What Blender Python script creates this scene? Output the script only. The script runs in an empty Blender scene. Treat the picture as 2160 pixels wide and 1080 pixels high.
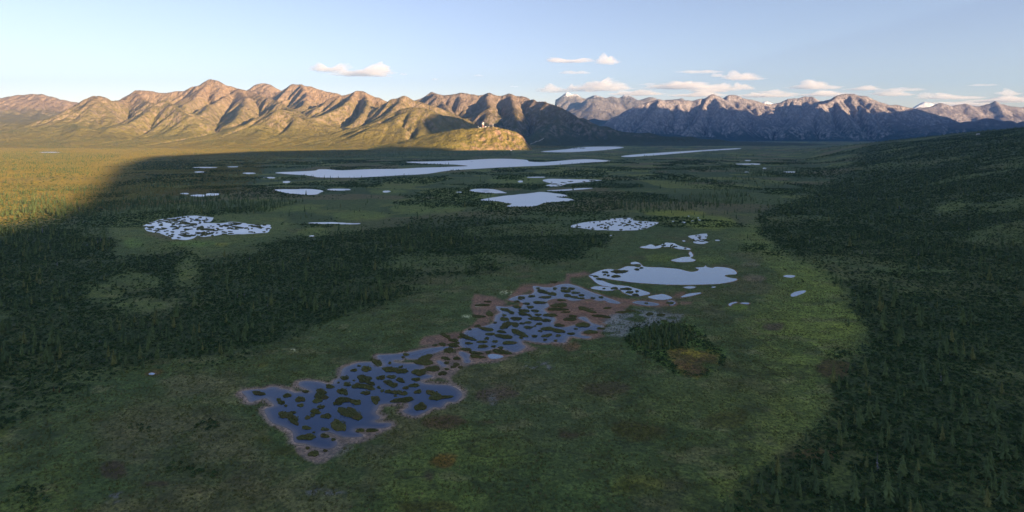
import bpy, bmesh, math, random, time
import numpy as np
from mathutils import Vector, geometry as mgeo
T0 = time.time()
random.seed(7); RNG = np.random.default_rng(11)
SC = bpy.context.scene
COL = SC.collection

# ------------------------------------------------------------------ camera, sky, sun, exposure
FPX, HY, CX, CAMH = 1287.0, 285.0, 1080.0, 120.0        # focal length / horizon row in photo pixels, camera height
cam_d = bpy.data.cameras.new('camera'); cam = bpy.data.objects.new('camera', cam_d); COL.objects.link(cam)
cam_d.sensor_width = 36; cam_d.lens = 36*FPX/2160; cam_d.shift_y = -(540-HY)/2160
cam_d.clip_start = 1; cam_d.clip_end = 150000
cam.location = (0, 0, CAMH); cam.rotation_euler = (math.pi/2, 0, 0)
SC.camera = cam

SUN_EL, SUN_AZ = math.radians(10.0), math.radians(130.0)   # azimuth clockwise from +Y
TAN = math.tan(SUN_EL)
U = np.array([-math.sin(SUN_AZ), -math.cos(SUN_AZ)])      # ground direction the light travels
V = np.array([U[1], -U[0]])                              # across it, to the right
w = bpy.data.worlds.new('World'); SC.world = w; w.use_nodes = True
wn = w.node_tree; wn.nodes.clear()
sky = wn.nodes.new('ShaderNodeTexSky'); sky.sky_type = 'NISHITA'; sky.sun_disc = False
sky.sun_elevation = SUN_EL; sky.sun_rotation = SUN_AZ
sky.altitude = 800; sky.air_density = 0.9; sky.dust_density = 0.4; sky.ozone_density = 0.1
bg = wn.nodes.new('ShaderNodeBackground'); bg.inputs['Strength'].default_value = 0.055
wo = wn.nodes.new('ShaderNodeOutputWorld')
wb = wn.nodes.new('ShaderNodeMix'); wb.data_type = 'RGBA'; wb.blend_type = 'MULTIPLY'; wb.inputs[0].default_value = 1
wb.inputs[7].default_value = (0.98, 0.88, 1.05, 1)                 # the camera's white balance
wn.links.new(sky.outputs[0], wb.inputs[6]); wn.links.new(wb.outputs[2], bg.inputs['Color']); wn.links.new(bg.outputs[0], wo.inputs['Surface'])
sd = bpy.data.lights.new('sun', 'SUN'); sun = bpy.data.objects.new('sun', sd); COL.objects.link(sun)
sd.energy = 5.0; sd.angle = math.radians(0.5); sd.color = (1.0, 0.69, 0.40)
sdir = Vector((U[0]*math.cos(SUN_EL), U[1]*math.cos(SUN_EL), -math.sin(SUN_EL)))
sun.rotation_euler = sdir.to_track_quat('-Z', 'Y').to_euler()
SC.view_settings.view_transform = 'Standard'; SC.view_settings.look = 'None'
SC.view_settings.gamma = 1; SC.view_settings.use_curve_mapping = False
SC.view_settings.exposure = 2.05
SC.render.engine = 'CYCLES'
SC.cycles.volume_bounces = 6; SC.cycles.max_bounces = 8; SC.cycles.use_denoising = True
HAZE_DENSITY, HAZE_COLOR = 2.3e-5, (0.30, 0.60, 1.0, 1)

# ------------------------------------------------------------------ helpers
def W(px, py, z=0.0):
    Y = (CAMH-z)*FPX/(py-HY)
    return ((px-CX)/FPX*Y, Y)
def at(px, py, Y):
    return ((px-CX)/FPX*Y, Y, CAMH-(py-HY)/FPX*Y)
def crop(ox, oy, s):
    return lambda pts: [(ox+x/s, oy+y/s) for x, y in pts]
C7 = crop(440, 700, 3.375); C8 = crop(1000, 520, 3.375); CA = crop(880, 680, 9.0)
CB = crop(280, 430, 6.75); CD = crop(1180, 440, 6.0); CE = crop(580, 300, 3.0)

def _hash(ix, iy, s):
    h = (ix.astype(np.int64)*374761393 + iy.astype(np.int64)*668265263 + s*1442695041) & 0x7fffffff
    h = ((h ^ (h >> 13))*1274126177) & 0x7fffffff
    return ((h ^ (h >> 16)) & 0xffff)/65535.0
def vnoise(x, y, s=0):
    ix = np.floor(x); iy = np.floor(y); fx = x-ix; fy = y-iy
    fx = fx*fx*fx*(fx*(fx*6-15)+10); fy = fy*fy*fy*(fy*(fy*6-15)+10)
    a = _hash(ix, iy, s); b = _hash(ix+1, iy, s); c = _hash(ix, iy+1, s); d = _hash(ix+1, iy+1, s)
    return (a+(b-a)*fx)*(1-fy)+(c+(d-c)*fx)*fy
def fbm(x, y, sc, octv=4, s=0, gain=.5):
    t = np.zeros_like(x, dtype=float); a = 1; n = 0; f = 1/sc
    for o in range(octv):
        t += a*vnoise(x*f+o*17.3, y*f-o*9.1, s+o*7); n += a; a *= gain; f *= 2.03
    return t/n                                            # 0..1, mean .5
def smooth(e0, e1, x):
    t = np.clip((x-e0)/(e1-e0), 0, 1); return t*t*(3-2*t)

def poly_sd(px, py, poly):
    """signed distance (inside > 0) of points to a polygon"""
    P = np.asarray(poly, float); n = len(P)
    d2 = np.full(px.shape, 1e18); ins = np.zeros(px.shape, bool)
    for i in range(n):
        ax, ay = P[i]; bx, by = P[(i+1) % n]
        ex, ey = bx-ax, by-ay; L = ex*ex+ey*ey+1e-12
        t = np.clip(((px-ax)*ex+(py-ay)*ey)/L, 0, 1)
        d2 = np.minimum(d2, (px-ax-t*ex)**2+(py-ay-t*ey)**2)
        if ay != by:
            c = ((ay > py) != (by > py)) & (px < ex*(py-ay)/(by-ay)+ax)
            ins ^= c
    d = np.sqrt(d2); return np.where(ins, d, -d)
def mask(px, py, poly, soft, jit=0):
    """0..1 soft mask of a zone drawn on the photo; only evaluated round its box"""
    P = np.asarray(poly, float); m = np.zeros(px.shape)
    pad = soft*2+30
    sel = (px > P[:, 0].min()-pad) & (px < P[:, 0].max()+pad) & (py > P[:, 1].min()-pad) & (py < P[:, 1].max()+pad)
    if sel.any():
        j = jit[sel] if isinstance(jit, np.ndarray) else jit
        m[sel] = smooth(-soft, soft, poly_sd(px[sel], py[sel], P)+j)
    return m
def ell(cx, cy, w_, h_, n=14, ang=0):
    a = math.radians(ang)
    return [(cx+.5*w_*math.cos(t)*math.cos(a)-.5*h_*math.sin(t)*math.sin(a),
             cy+.5*w_*math.cos(t)*math.sin(a)+.5*h_*math.sin(t)*math.cos(a)) for t in [2*math.pi*k/n for k in range(n)]]
def catmull(pts, k):
    P = np.asarray(pts, float); out = []
    n = len(P)
    for i in range(n):
        p0, p1, p2, p3 = P[i-1], P[i], P[(i+1) % n], P[(i+2) % n]
        for j in range(k):
            t = j/k
            out.append(.5*((2*p1)+(-p0+p2)*t+(2*p0-5*p1+4*p2-p3)*t*t+(-p0+3*p1-3*p2+p3)*t**3))
    return out

def mesh_obj(name, verts, faces, mat=None, parent=None, smooth_=False, link=True):
    me = bpy.data.meshes.new(name)
    verts = np.asarray(verts, np.float32)
    if isinstance(faces, np.ndarray):
        k = faces.shape[1]; nf = len(faces)
        me.vertices.add(len(verts)); me.vertices.foreach_set('co', verts.ravel())
        me.loops.add(nf*k); me.loops.foreach_set('vertex_index', faces.ravel().astype(np.int32))
        me.polygons.add(nf); me.polygons.foreach_set('loop_start', np.arange(0, nf*k, k, dtype=np.int32))
        me.update(calc_edges=True)
    else:
        me.from_pydata([tuple(v) for v in verts], [], faces)
    if smooth_: me.polygons.foreach_set('use_smooth', np.ones(len(me.polygons), bool))
    if mat:
        for m in (mat if isinstance(mat, (list, tuple)) else [mat]): me.materials.append(m)
    o = bpy.data.objects.new(name, me)
    if link: COL.objects.link(o)
    if parent: o.parent = parent
    return o
def tag(o, label=None, cat=None, group=None, kind=None):
    if label: o['label'] = label
    if cat: o['category'] = cat
    if group: o['group'] = group
    if kind: o['kind'] = kind
    return o
def add_col(me, name, arr):
    a = me.color_attributes.new(name, 'FLOAT_COLOR', 'POINT')
    c = np.ones((len(me.vertices), 4), np.float32); c[:, :3] = arr
    a.data.foreach_set('color', c.ravel())
def add_float(me, name, arr):
    a = me.attributes.new(name, 'FLOAT', 'POINT'); a.data.foreach_set('value', np.asarray(arr, np.float32))
def grid_faces(nr, nc):
    i = np.arange((nr-1)*(nc-1)); r = i//(nc-1); c = i % (nc-1); a = r*nc+c
    return np.stack([a, a+1, a+nc+1, a+nc], 1)

class NT:
    def __init__(s, name):
        s.m = bpy.data.materials.new(name); s.m.use_nodes = True; s.t = s.m.node_tree
        s.t.nodes.clear(); s.out = s.n('ShaderNodeOutputMaterial')
    def n(s, typ, **kw):
        nd = s.t.nodes.new(typ)
        for k, v in kw.items():
            if k in nd.inputs: s.set(nd.inputs[k], v)
            else: setattr(nd, k, v)
        return nd
    def set(s, inp, v):
        if isinstance(v, bpy.types.NodeSocket): s.t.links.new(v, inp)
        else: inp.default_value = v
    def math(s, op, a, b=None, clamp=False):
        nd = s.t.nodes.new('ShaderNodeMath'); nd.operation = op; nd.use_clamp = clamp
        s.set(nd.inputs[0], a)
        if b is not None: s.set(nd.inputs[1], b)
        return nd.outputs[0]
    def mix(s, f, a, b, blend='MIX'):
        nd = s.t.nodes.new('ShaderNodeMix'); nd.data_type = 'RGBA'; nd.blend_type = blend
        s.set(nd.inputs[0], f); s.set(nd.inputs[6], a); s.set(nd.inputs[7], b); return nd.outputs[2]
    def ramp(s, v, lo, hi):
        nd = s.t.nodes.new('ShaderNodeMapRange'); nd.interpolation_type = 'SMOOTHSTEP'
        s.set(nd.inputs[0], v); s.set(nd.inputs[1], lo); s.set(nd.inputs[2], hi); return nd.outputs[0]
    def pos(s):
        return s.n('ShaderNodeNewGeometry').outputs['Position']
    def noise(s, scale, detail=4, vec=None, stretch=None, rough=.55):
        v = vec if vec is not None else s.pos()
        if stretch:
            mp = s.n('ShaderNodeMapping'); mp.inputs['Scale'].default_value = stretch; s.set(mp.inputs[0], v); v = mp.outputs[0]
        nd = s.n('ShaderNodeTexNoise'); nd.inputs['Scale'].default_value = scale; nd.inputs['Detail'].default_value = detail
        nd.inputs['Roughness'].default_value = rough; s.set(nd.inputs['Vector'], v)
        return nd.outputs[0]
    def bump(s, h, strength, dist):
        nd = s.n('ShaderNodeBump'); nd.inputs['Strength'].default_value = strength; nd.inputs['Distance'].default_value = dist
        s.set(nd.inputs['Height'], h); return nd.outputs[0]
    def princ(s, col, rough=.9, spec=.2, normal=None, **kw):
        nd = s.n('ShaderNodeBsdfPrincipled'); s.set(nd.inputs['Base Color'], col); s.set(nd.inputs['Roughness'], rough)
        nd.inputs['Specular IOR Level'].default_value = spec
        if normal is not None: s.set(nd.inputs['Normal'], normal)
        for k, v in kw.items(): s.set(nd.inputs[k], v)
        s.t.links.new(nd.outputs[0], s.out.inputs['Surface']); return s.m
def simple(name, c, rough=.8):
    t = NT(name); n = t.noise(.6, 3); return t.princ(t.mix(n, (*[x*.8 for x in c], 1), (*[min(1, x*1.15) for x in c], 1)), rough)

# ------------------------------------------------------------------ materials
def ground_mat():
    t = NT('wet_tundra'); a = t.n('ShaderNodeAttribute', attribute_name='tint').outputs['Color']
    wet = t.n('ShaderNodeAttribute', attribute_name='wet').outputs['Fac']
    p = t.pos()
    n1 = t.noise(.62, 6, p, rough=.78); n2 = t.noise(.10, 6, p, rough=.7); n3 = t.noise(.02, 4, p)
    f = t.math('MULTIPLY', t.ramp(n1, .36, .64), t.ramp(n2, .16, .80))
    c = t.mix(1.0, a, t.mix(f, (.42, .47, .45, 1), (2.05, 1.9, 1.65, 1)), 'MULTIPLY')
    c = t.mix(t.math('MULTIPLY', t.ramp(n3, .4, .7), .3), c, t.mix(1.0, c, (1.35, 1.02, .8, 1), 'MULTIPLY'))
    r = t.math('SUBTRACT', .95, t.math('MULTIPLY', wet, .62))
    bs = t.math('ADD', n1, t.math('MULTIPLY', n2, 2.0))
    return t.princ(c, r, .3, t.bump(bs, .85, .8))
def mountain_mat(name, low, mid, high, pale, z0, z1, z2, snow=None, strk=1.0):
    t = NT(name); p = t.pos()
    g = t.n('ShaderNodeNewGeometry'); sx = t.n('ShaderNodeSeparateXYZ'); t.set(sx.inputs[0], p); z = sx.outputs[2]
    sn = t.n('ShaderNodeSeparateXYZ'); t.set(sn.inputs[0], g.outputs['Normal']); nz = sn.outputs[2]
    nb = t.noise(.0016, 6, p, rough=.62); nm = t.noise(.007, 6, p, rough=.65); ns = t.noise(.02, 5, p, stretch=(1, 1, .25), rough=.7)
    zz = t.math('ADD', z, t.math('MULTIPLY', t.math('SUBTRACT', nb, .5), 420))
    zz = t.math('ADD', zz, t.math('MULTIPLY', t.math('SUBTRACT', nm, .5), 300))
    c = t.mix(t.ramp(zz, z0, z1), (*low, 1), (*mid, 1))
    c = t.mix(t.ramp(zz, z1, z2), c, (*high, 1))
    steep = t.ramp(nz, .92, .74)
    c = t.mix(t.math('MULTIPLY', t.math('MULTIPLY', steep, t.ramp(ns, .42, .62)), .8*strk), c, (*pale, 1))
    c = t.mix(t.math('MULTIPLY', t.ramp(nm, .45, .75), .45), c, t.mix(1.0, c, (.6, .62, .62, 1), 'MULTIPLY'))
    if snow:
        nsn = t.math('ADD', z, t.math('MULTIPLY', t.math('SUBTRACT', ns, .5), 500))
        c = t.mix(t.math('MULTIPLY', t.ramp(nsn, snow, snow+90), t.ramp(nz, .45, .66)), c, (.82, .84, .88, 1))
    h = t.math('ADD', ns, t.math('MULTIPLY', nm, 2.5))
    return t.princ(c, .95, .1, t.bump(h, 1.0, 42.0))
def water_mat(name, rough, deep, ripple, ior=1.4, pw=.7):
    t = NT(name); p = t.pos()
    sh = t.n('ShaderNodeAttribute', attribute_name='shallow').outputs['Fac']
    n = t.noise(.35, 4, p); n2 = t.noise(.02, 3, p)
    c = t.mix(sh, (*deep, 1), (.20, .15, .13, 1))  # base colour carries painted sky reflection, bluer and paler than the water itself
    r = t.math('MULTIPLY', t.math('ADD', .6, t.math('MULTIPLY', n2, .8)), rough)
    nrm = t.bump(n, ripple, .3)
    df = t.n('ShaderNodeBsdfDiffuse'); t.set(df.inputs['Color'], c)
    gl = t.n('ShaderNodeBsdfGlossy'); t.set(gl.inputs['Roughness'], r); t.set(gl.inputs['Normal'], nrm)
    fr = t.n('ShaderNodeFresnel'); fr.inputs['IOR'].default_value = ior; t.set(fr.inputs['Normal'], nrm)
    mx = t.n('ShaderNodeMixShader'); t.set(mx.inputs[0], t.math('POWER', fr.outputs[0], pw))
    t.t.links.new(df.outputs[0], mx.inputs[1]); t.t.links.new(gl.outputs[0], mx.inputs[2]); t.t.links.new(mx.outputs[0], t.out.inputs['Surface']); return t.m
def foliage_mat(name, c0, c1, c2, trans=.0):
    t = NT(name); r = t.n('ShaderNodeObjectInfo').outputs['Random']
    tc = t.n('ShaderNodeTexCoord').outputs['Object']
    n = t.noise(2.2, 3, tc, rough=.7)
    c = t.mix(t.ramp(r, 0, .75), (*c0, 1), (*c1, 1)); c = t.mix(t.ramp(r, .82, 1.0), c, (*c2, 1))
    c = t.mix(1.0, c, t.mix(t.ramp(n, .2, .8), (.55, .6, .6, 1), (1.5, 1.42, 1.35, 1)), 'MULTIPLY')
    return t.princ(c, .85, .15)
def tussock_mat():
    t = NT('tussock_moss'); p = t.pos(); r = t.n('ShaderNodeObjectInfo').outputs['Random']
    n = t.noise(1.4, 5, p, rough=.7); n2 = t.noise(.3, 3, p)
    c = t.mix(t.ramp(n, .3, .72), (.04, .05, .018, 1), (.15, .15, .045, 1))
    c = t.mix(t.math('MULTIPLY', t.ramp(n2, .45, .7), .5), c, (.13, .08, .035, 1))
    c = t.mix(1.0, c, t.mix(r, (.75, .75, .75, 1), (1.2, 1.15, 1.1, 1)), 'MULTIPLY')
    return t.princ(c, .95, .1, t.bump(n, 1.0, .5))
M = dict(
    ground=ground_mat(),
    left=mountain_mat('tan_mountain_rock', (.22, .185, .052), (.20, .165, .065), (.26, .185, .12), (.36, .27, .19), 60, 430, 760),
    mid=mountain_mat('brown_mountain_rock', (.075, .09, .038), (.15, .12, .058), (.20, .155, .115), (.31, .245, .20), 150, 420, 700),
    right=mountain_mat('grey_mountain_rock', (.026, .056, .054), (.15, .155, .165), (.24, .22, .225), (.46, .43, .43), 110, 330, 560, strk=1.1),
    far=mountain_mat('far_snowy_rock', (.10, .10, .10), (.16, .15, .14), (.20, .18, .165), (.32, .30, .29), 100, 400, 900, snow=1430),
    farsnow=mountain_mat('glacier_snow', (.4, .42, .45), (.7, .72, .76), (.8, .82, .85), (.4, .4, .42), 100, 700, 1100, snow=700),
    hill=mountain_mat('hill_turf_and_rock', (.20, .175, .045), (.22, .185, .048), (.22, .18, .055), (.46, .30, .22), 0, 60, 200),
    slope=mountain_mat('shaded_forest_slope', (.06, .085, .038), (.10, .11, .05), (.16, .14, .10), (.25, .22, .18), 250, 700, 1100),
    water_near=water_mat('dark_pond_water', .05, (.004, .034, .10), .02, 1.34, .95),
    water_mid=water_mat('pond_water', .10, (.03, .10, .20), .03, 1.45, .56),
    water_far=water_mat('bright_lake_water', .34, (.16, .21, .28), .08, 1.7, .28),
    spruce=foliage_mat('spruce_needles', (.066, .104, .046), (.104, .146, .056), (.155, .160, .055)),
    deadwood=simple('grey_dead_wood', (.16, .15, .17)),
    bark=simple('spruce_bark', (.06, .05, .042)),
    shrub=foliage_mat('willow_leaves', (.022, .046, .018), (.046, .088, .028), (.100, .120, .036)),
    sedge=foliage_mat('sedge_blades', (.105, .118, .044), (.145, .155, .052), (.20, .16, .09)),
    tussock=tussock_mat(),
    white=simple('white_paint', (.78, .76, .74), .6), red=simple('red_paint', (.55, .10, .06), .6),
    steel=simple('galvanised_steel', (.45, .45, .47), .5), roof=simple('grey_roof', (.35, .34, .34)),
    gravel=simple('pale_gravel', (.42, .38, .33)), pane=simple('window_glass', (.05, .06, .08), .15),
    snag=simple('bleached_driftwood', (.35, .33, .30)),
)
print('mats', time.time()-T0)

# ------------------------------------------------------------------ height fields (the mountains, the hill, the shaded slope)
FIELDS = []
class Field:
    def __init__(s, x0, x1, y0, y1, d):
        s.x0, s.y0, s.d = x0, y0, d
        s.nx = int((x1-x0)/d)+1; s.ny = int((y1-y0)/d)+1
        s.X, s.Y = np.meshgrid(x0+float(d)*np.arange(s.nx), y0+float(d)*np.arange(s.ny)); s.Z = np.zeros_like(s.X)-60.0
    def ridge(s, pts, slope, width=1e9, warp=1.0, jagged=3.0):
        """a crest line of 3-D points with flanks falling away on both sides"""
        wx = (fbm(s.X, s.Y, 900, 3, 41)-.5)*420*warp; wy = (fbm(s.X, s.Y, 900, 3, 57)-.5)*420*warp
        for (ax, ay, az), (bx, by, bz) in zip(pts[:-1], pts[1:]):
            R = (max(az, bz)+120)/slope*1.9+500
            i0 = max(0, int((min(ax, bx)-R-s.x0)/s.d)); i1 = min(s.nx, int((max(ax, bx)+R-s.x0)/s.d)+2)
            j0 = max(0, int((min(ay, by)-R-s.y0)/s.d)); j1 = min(s.ny, int((max(ay, by)+R-s.y0)/s.d)+2)
            if i1 <= i0 or j1 <= j0: continue
            q = np.s_[j0:j1, i0:i1]
            ex, ey = bx-ax, by-ay; L = ex*ex+ey*ey+1e-9
            X0, Y0 = s.X[q], s.Y[q]
            def dist(x, y):
                t = np.clip(((x-ax)*ex+(y-ay)*ey)/L, 0, 1); return np.hypot(x-ax-t*ex, y-ay-t*ey), t
            d0, t = dist(X0, Y0); k = smooth(0, 700, d0)
            dd, _ = dist(X0+wx[q]*k, Y0+wy[q]*k)
            h = az+(bz-az)*t
            jag = (fbm(X0, Y0, s.d*6, 3, 47)-.5)*s.d*jagged*smooth(600, 0, d0)
            z = h+jag+14-slope*1.3*dd/(1+.2*dd/1000)
            s.Z[q] = np.maximum(s.Z[q], z)
    def erode(s, n, K=.006, m=.5, base=0.0):
        h = s.Z.copy(); ny, nx = h.shape; N = ny*nx
        idx = np.arange(N).reshape(ny, nx)
        for it in range(n):
            best = np.zeros((ny, nx)); rec = idx.copy()
            for dy in (-1, 0, 1):
                for dx in (-1, 0, 1):
                    if not (dx or dy): continue
                    a = np.s_[max(0, -dy):ny-max(0, dy), max(0, -dx):nx-max(0, dx)]
                    b = np.s_[max(0, dy):ny-max(0, -dy), max(0, dx):nx-max(0, -dx)]
                    sl = (h[a]-h[b])/math.hypot(dx, dy)
                    bb = best[a]; m_ = sl > bb
                    bb[m_] = sl[m_]; rr = rec[a]; rr[m_] = idx[b][m_]
            hf = h.ravel(); order = np.argsort(hf, kind='stable'); r = rec.ravel()
            ol = order.tolist(); rl = r.tolist(); A = [1.0]*N
            for i in reversed(ol):
                j = rl[i]
                if j != i: A[j] += A[i]
            F = (K*np.power(np.asarray(A), m)).tolist(); hl = hf.tolist()
            for i in ol:
                j = rl[i]
                if j != i: hl[i] = (hl[i]+F[i]*hl[j])/(1+F[i])
            h = np.asarray(hl).reshape(ny, nx)
            # slopes creep a little
            c = h[1:-1, 1:-1]; h[1:-1, 1:-1] = c+.03*(h[:-2, 1:-1]+h[2:, 1:-1]+h[1:-1, :-2]+h[1:-1, 2:]-4*c)
        s.Z = h
    def sample(s, x, y):
        fx = (x-s.x0)/s.d; fy = (y-s.y0)/s.d
        ok = (fx >= 0) & (fy >= 0) & (fx < s.nx-1) & (fy < s.ny-1)
        ix = np.clip(fx.astype(int), 0, s.nx-2); iy = np.clip(fy.astype(int), 0, s.ny-2); tx = fx-ix; ty = fy-iy
        z = (s.Z[iy, ix]*(1-tx)+s.Z[iy, ix+1]*tx)*(1-ty)+(s.Z[iy+1, ix]*(1-tx)+s.Z[iy+1, ix+1]*tx)*ty
        return np.where(ok, z, -99.0)
    def build(s, name, mat, label, cat, floor=-4.0, cut=None):
        keep = s.Z > floor
        f = grid_faces(s.ny, s.nx); k = keep.ravel()
        f = f[k[f].any(1)]
        z = np.maximum(s.Z, floor-12)
        used = np.unique(f); mp = np.full(s.nx*s.ny, -1); mp[used] = np.arange(len(used))
        v = np.stack([s.X.ravel(), s.Y.ravel(), z.ravel()], 1)[used]
        o = mesh_obj(name, v, mp[f], mat, smooth_=True)
        tag(o, label, cat, None, 'structure'); FIELDS.append(s); return o
def R3(Y, *pts):
    """crest points from the photograph: (px, py) or (px, py, Y)"""
    return [at(p[0], p[1], p[2] if len(p) > 2 else Y) for p in pts]

# left range, sunlit
L = Field(-10500, 700, 5200, 13500, 24)
L.ridge(R3(12500, (-120, 225), (-60, 212), (0, 206), (40, 196), (85, 195), (120, 203), (160, 213)), .36)
L.ridge(R3(8400, (205, 194), (150, 222), (100, 248), (40, 272)), .50)
L.ridge(R3(8600, (205, 194), (235, 205), (262, 206, 9000), (285, 187, 9400)), .55)
L.ridge(R3(9500, (262, 198), (285, 186), (330, 191), (360, 190), (385, 186), (402, 178), (430, 168), (441, 164), (470, 168), (500, 180), (530, 187)), .55)
L.ridge(R3(11500, (525, 183), (552, 167), (565, 169), (600, 186), (640, 200)), .55)
L.ridge(R3(10200, (585, 190), (615, 173), (632, 172), (660, 181), (700, 192), (730, 200)), .62)
L.ridge(R3(9000, (690, 205), (722, 196), (750, 187), (770, 190), (800, 200), (822, 210)), .58)
L.ridge(R3(8200, (805, 225), (830, 204), (850, 197), (870, 203), (905, 215), (950, 230), (985, 248)), .52)
# spurs towards the valley
L.ridge([*R3(7700, (348, 204), (320, 226, 7500), (285, 245, 7200), (225, 265, 6800))], .50)
L.ridge([*R3(7700, (348, 204), (375, 222, 7500), (400, 237, 7300))], .50)
L.ridge([*R3(9400, (285, 187), (300, 205, 8900), (330, 216, 8500))], .55)
L.ridge([*R3(9500, (441, 164), (420, 190, 9000), (395, 210, 8600))], .55)
L.ridge([*R3(8900, (500, 183, 9400), (470, 198, 8900), (440, 215, 8500), (420, 240, 7900))], .55)
L.ridge([*R3(8700, (500, 183, 9400), (520, 200, 8800), (510, 225, 8200), (490, 250, 7600))], .55)
L.ridge([*R3(8700, (530, 187, 9500), (575, 205, 8800), (610, 222, 8300), (650, 245, 7800))], .55)
L.ridge([*R3(8000, (590, 222, 8000), (560, 235, 7600), (520, 258, 7200))], .48)
L.ridge([*R3(7500, (590, 224), (620, 231), (670, 252), (725, 270))], .45)
L.ridge([*R3(9000, (632, 172, 10200), (650, 195, 9600), (640, 215, 9200))], .6)
L.ridge([*R3(8600, (750, 187, 9000), (735, 205, 8600), (700, 228, 8200), (660, 240, 7900))], .58)
L.ridge([*R3(8600, (770, 190, 9000), (775, 212, 8500), (760, 240, 7900))], .58)
L.ridge([*R3(6900, (750, 275), (800, 248), (840, 229), (868, 222), (905, 227), (955, 241), (1000, 257), (1030, 270))], .36)
L.ridge([*R3(7000, (120, 252, 7800), (180, 268, 6700))], .3)
# the long apron under the range
ap = (L.Y-5300)*.082*smooth(-1, 1, (L.Y-5300)/400)+(fbm(L.X, L.Y, 700, 4, 5)-.5)*60*smooth(5500, 7500, L.Y)
ap = np.where(L.X > -1400, ap*smooth(900, -1400, L.X), ap)-5
L.Z += (.42-np.abs(fbm(L.X, L.Y, 620, 4, 9)-.5)*4)*26*smooth(60, 450, L.Z)+(fbm(L.X, L.Y, 240, 4, 10)-.5)*50*smooth(80, 500, L.Z)
hh = L.Z-ap; kk = 90.0
L.Z = np.where(np.abs(hh) < kk, ap+(hh+kk)**2/(4*kk), np.maximum(L.Z, ap))
L.erode(28, .05)
L.Z += (fbm(L.X, L.Y, 110, 3, 23)-.5)*14*smooth(100, 350, L.Z)
L.build('mountain_range', M['left'], 'sunlit tan and brown mountain range on the left with deep gullies', 'mountains')

# middle ridge behind the hill, half in shade
G = Field(-3300, 4600, 6300, 12500, 30)
G.ridge(R3(9800, (860, 215), (885, 204), (911, 186), (940, 192), (960, 197), (985, 188), (1000, 190), (1010, 197), (1028, 188), (1055, 196), (1075, 189), (1090, 196), (1112, 199)), .60)
G.ridge([*R3(9600, (1112, 199, 9800), (1145, 208, 9300), (1172, 214, 8800), (1195, 232, 8300), (1250, 254, 8000), (1330, 271, 7900), (1420, 282, 7900), (1520, 290, 7900))], .48)
G.ridge([*R3(9000, (1075, 189, 9800), (1085, 225, 8900), (1090, 255, 8000))], .55)
G.ridge([*R3(9000, (1028, 188, 9800), (1030, 225, 8800))], .55)
G.ridge([*R3(9000, (911, 186, 9800), (950, 225, 8900), (985, 255, 8000))], .55)
G.ridge([*R3(8300, (1180, 218, 8700), (1175, 245, 7900), (1150, 268, 7300), (1120, 285, 6900))], .42)
ap = (G.Y-6500)*.06*smooth(5000, -500, G.X)*smooth(-3300, -1500, G.X)-6
G.Z += (.42-np.abs(fbm(G.X, G.Y, 560, 4, 19)-.5)*4)*45*smooth(60, 450, G.Z)+(fbm(G.X, G.Y, 220, 4, 20)-.5)*80*smooth(80, 500, G.Z)
hh = G.Z-ap; G.Z = np.where(np.abs(hh) < kk, ap+(hh+kk)**2/(4*kk), np.maximum(G.Z, ap))
G.erode(18, .055)
G.Z += (.42-np.abs(fbm(G.X, G.Y, 190, 4, 14)-.5)*4)*20*smooth(120, 380, G.Z)
G.erode(8, .055)
G.Z += (fbm(G.X, G.Y, 120, 3, 29)-.5)*14*smooth(100, 350, G.Z)
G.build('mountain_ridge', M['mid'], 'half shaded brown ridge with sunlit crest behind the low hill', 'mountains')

# right range, blue with distance
B = Field(1800, 16500, 10600, 16500, 33)
B.ridge(R3(14200, (1340, 218), (1395, 205), (1440, 209), (1470, 205), (1490, 203), (1504, 193), (1520, 203)), .55)
B.ridge(R3(14800, (1515, 205), (1535, 196), (1560, 197), (1580, 204), (1605, 210), (1628, 216), (1660, 206), (1700, 200), (1712, 199), (1735, 206)), .55)
B.ridge(R3(13800, (1725, 210), (1750, 203), (1780, 195), (1800, 196), (1840, 205), (1872, 216), (1900, 220), (1930, 226), (1975, 236), (2010, 250)), .52)
B.ridge(R3(13000, (1504, 193, 14200), (1525, 220, 13600), (1548, 248, 12900), (1580, 280, 12200)), .5)
B.ridge(R3(13000, (1490, 203, 14200), (1475, 235, 13500), (1455, 265, 12700)), .5)
B.ridge(R3(13000, (1395, 205, 14200), (1370, 240, 13500), (1340, 275, 12800)), .48)
B.ridge(R3(13000, (1780, 195, 13800), (1735, 215, 13300), (1690, 240, 12700), (1660, 268, 12200)), .52)
B.ridge(R3(13000, (1735, 213, 13300), (1725, 240, 12700), (1745, 262, 12100)), .52)
B.ridge(R3(13000, (1760, 200, 13700), (1775, 225, 13000), (1800, 258, 12100)), .55)
B.ridge(R3(13000, (1830, 203, 13800), (1825, 235, 12900), (1860, 262, 12100)), .55)
B.ridge(R3(13000, (1872, 216, 13800), (1865, 240, 13000), (1905, 266, 12200)), .52)
B.ridge(R3(13000, (1930, 226, 13800), (1915, 246, 13000), (1960, 268, 12200)), .5)
B.ridge(R3(11300, (1920, 275), (1960, 261), (2000, 257), (2040, 251), (2090, 248), (2140, 258), (2220, 250)), .3)
B.ridge(R3(11600, (1250, 284, 12500), (1340, 280), (1430, 284), (1500, 288)), .25)
B.Z += (.42-np.abs(fbm(B.X, B.Y, 760, 4, 31)-.5)*4)*26*smooth(60, 450, B.Z)+(fbm(B.X, B.Y, 300, 4, 32)-.5)*90*smooth(80, 500, B.Z)
B.Z = np.maximum(B.Z, -8)
B.erode(26, .045)
B.Z += (fbm(B.X, B.Y, 90, 3, 16)-.5)*24*smooth(120, 380, B.Z)
B.Z += (fbm(B.X, B.Y, 150, 3, 37)-.5)*24*smooth(100, 350, B.Z)
B.build('blue_mountain_range', M['right'], 'hazy blue grey rocky mountain range on the right with sunlit spurs', 'mountains')

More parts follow.
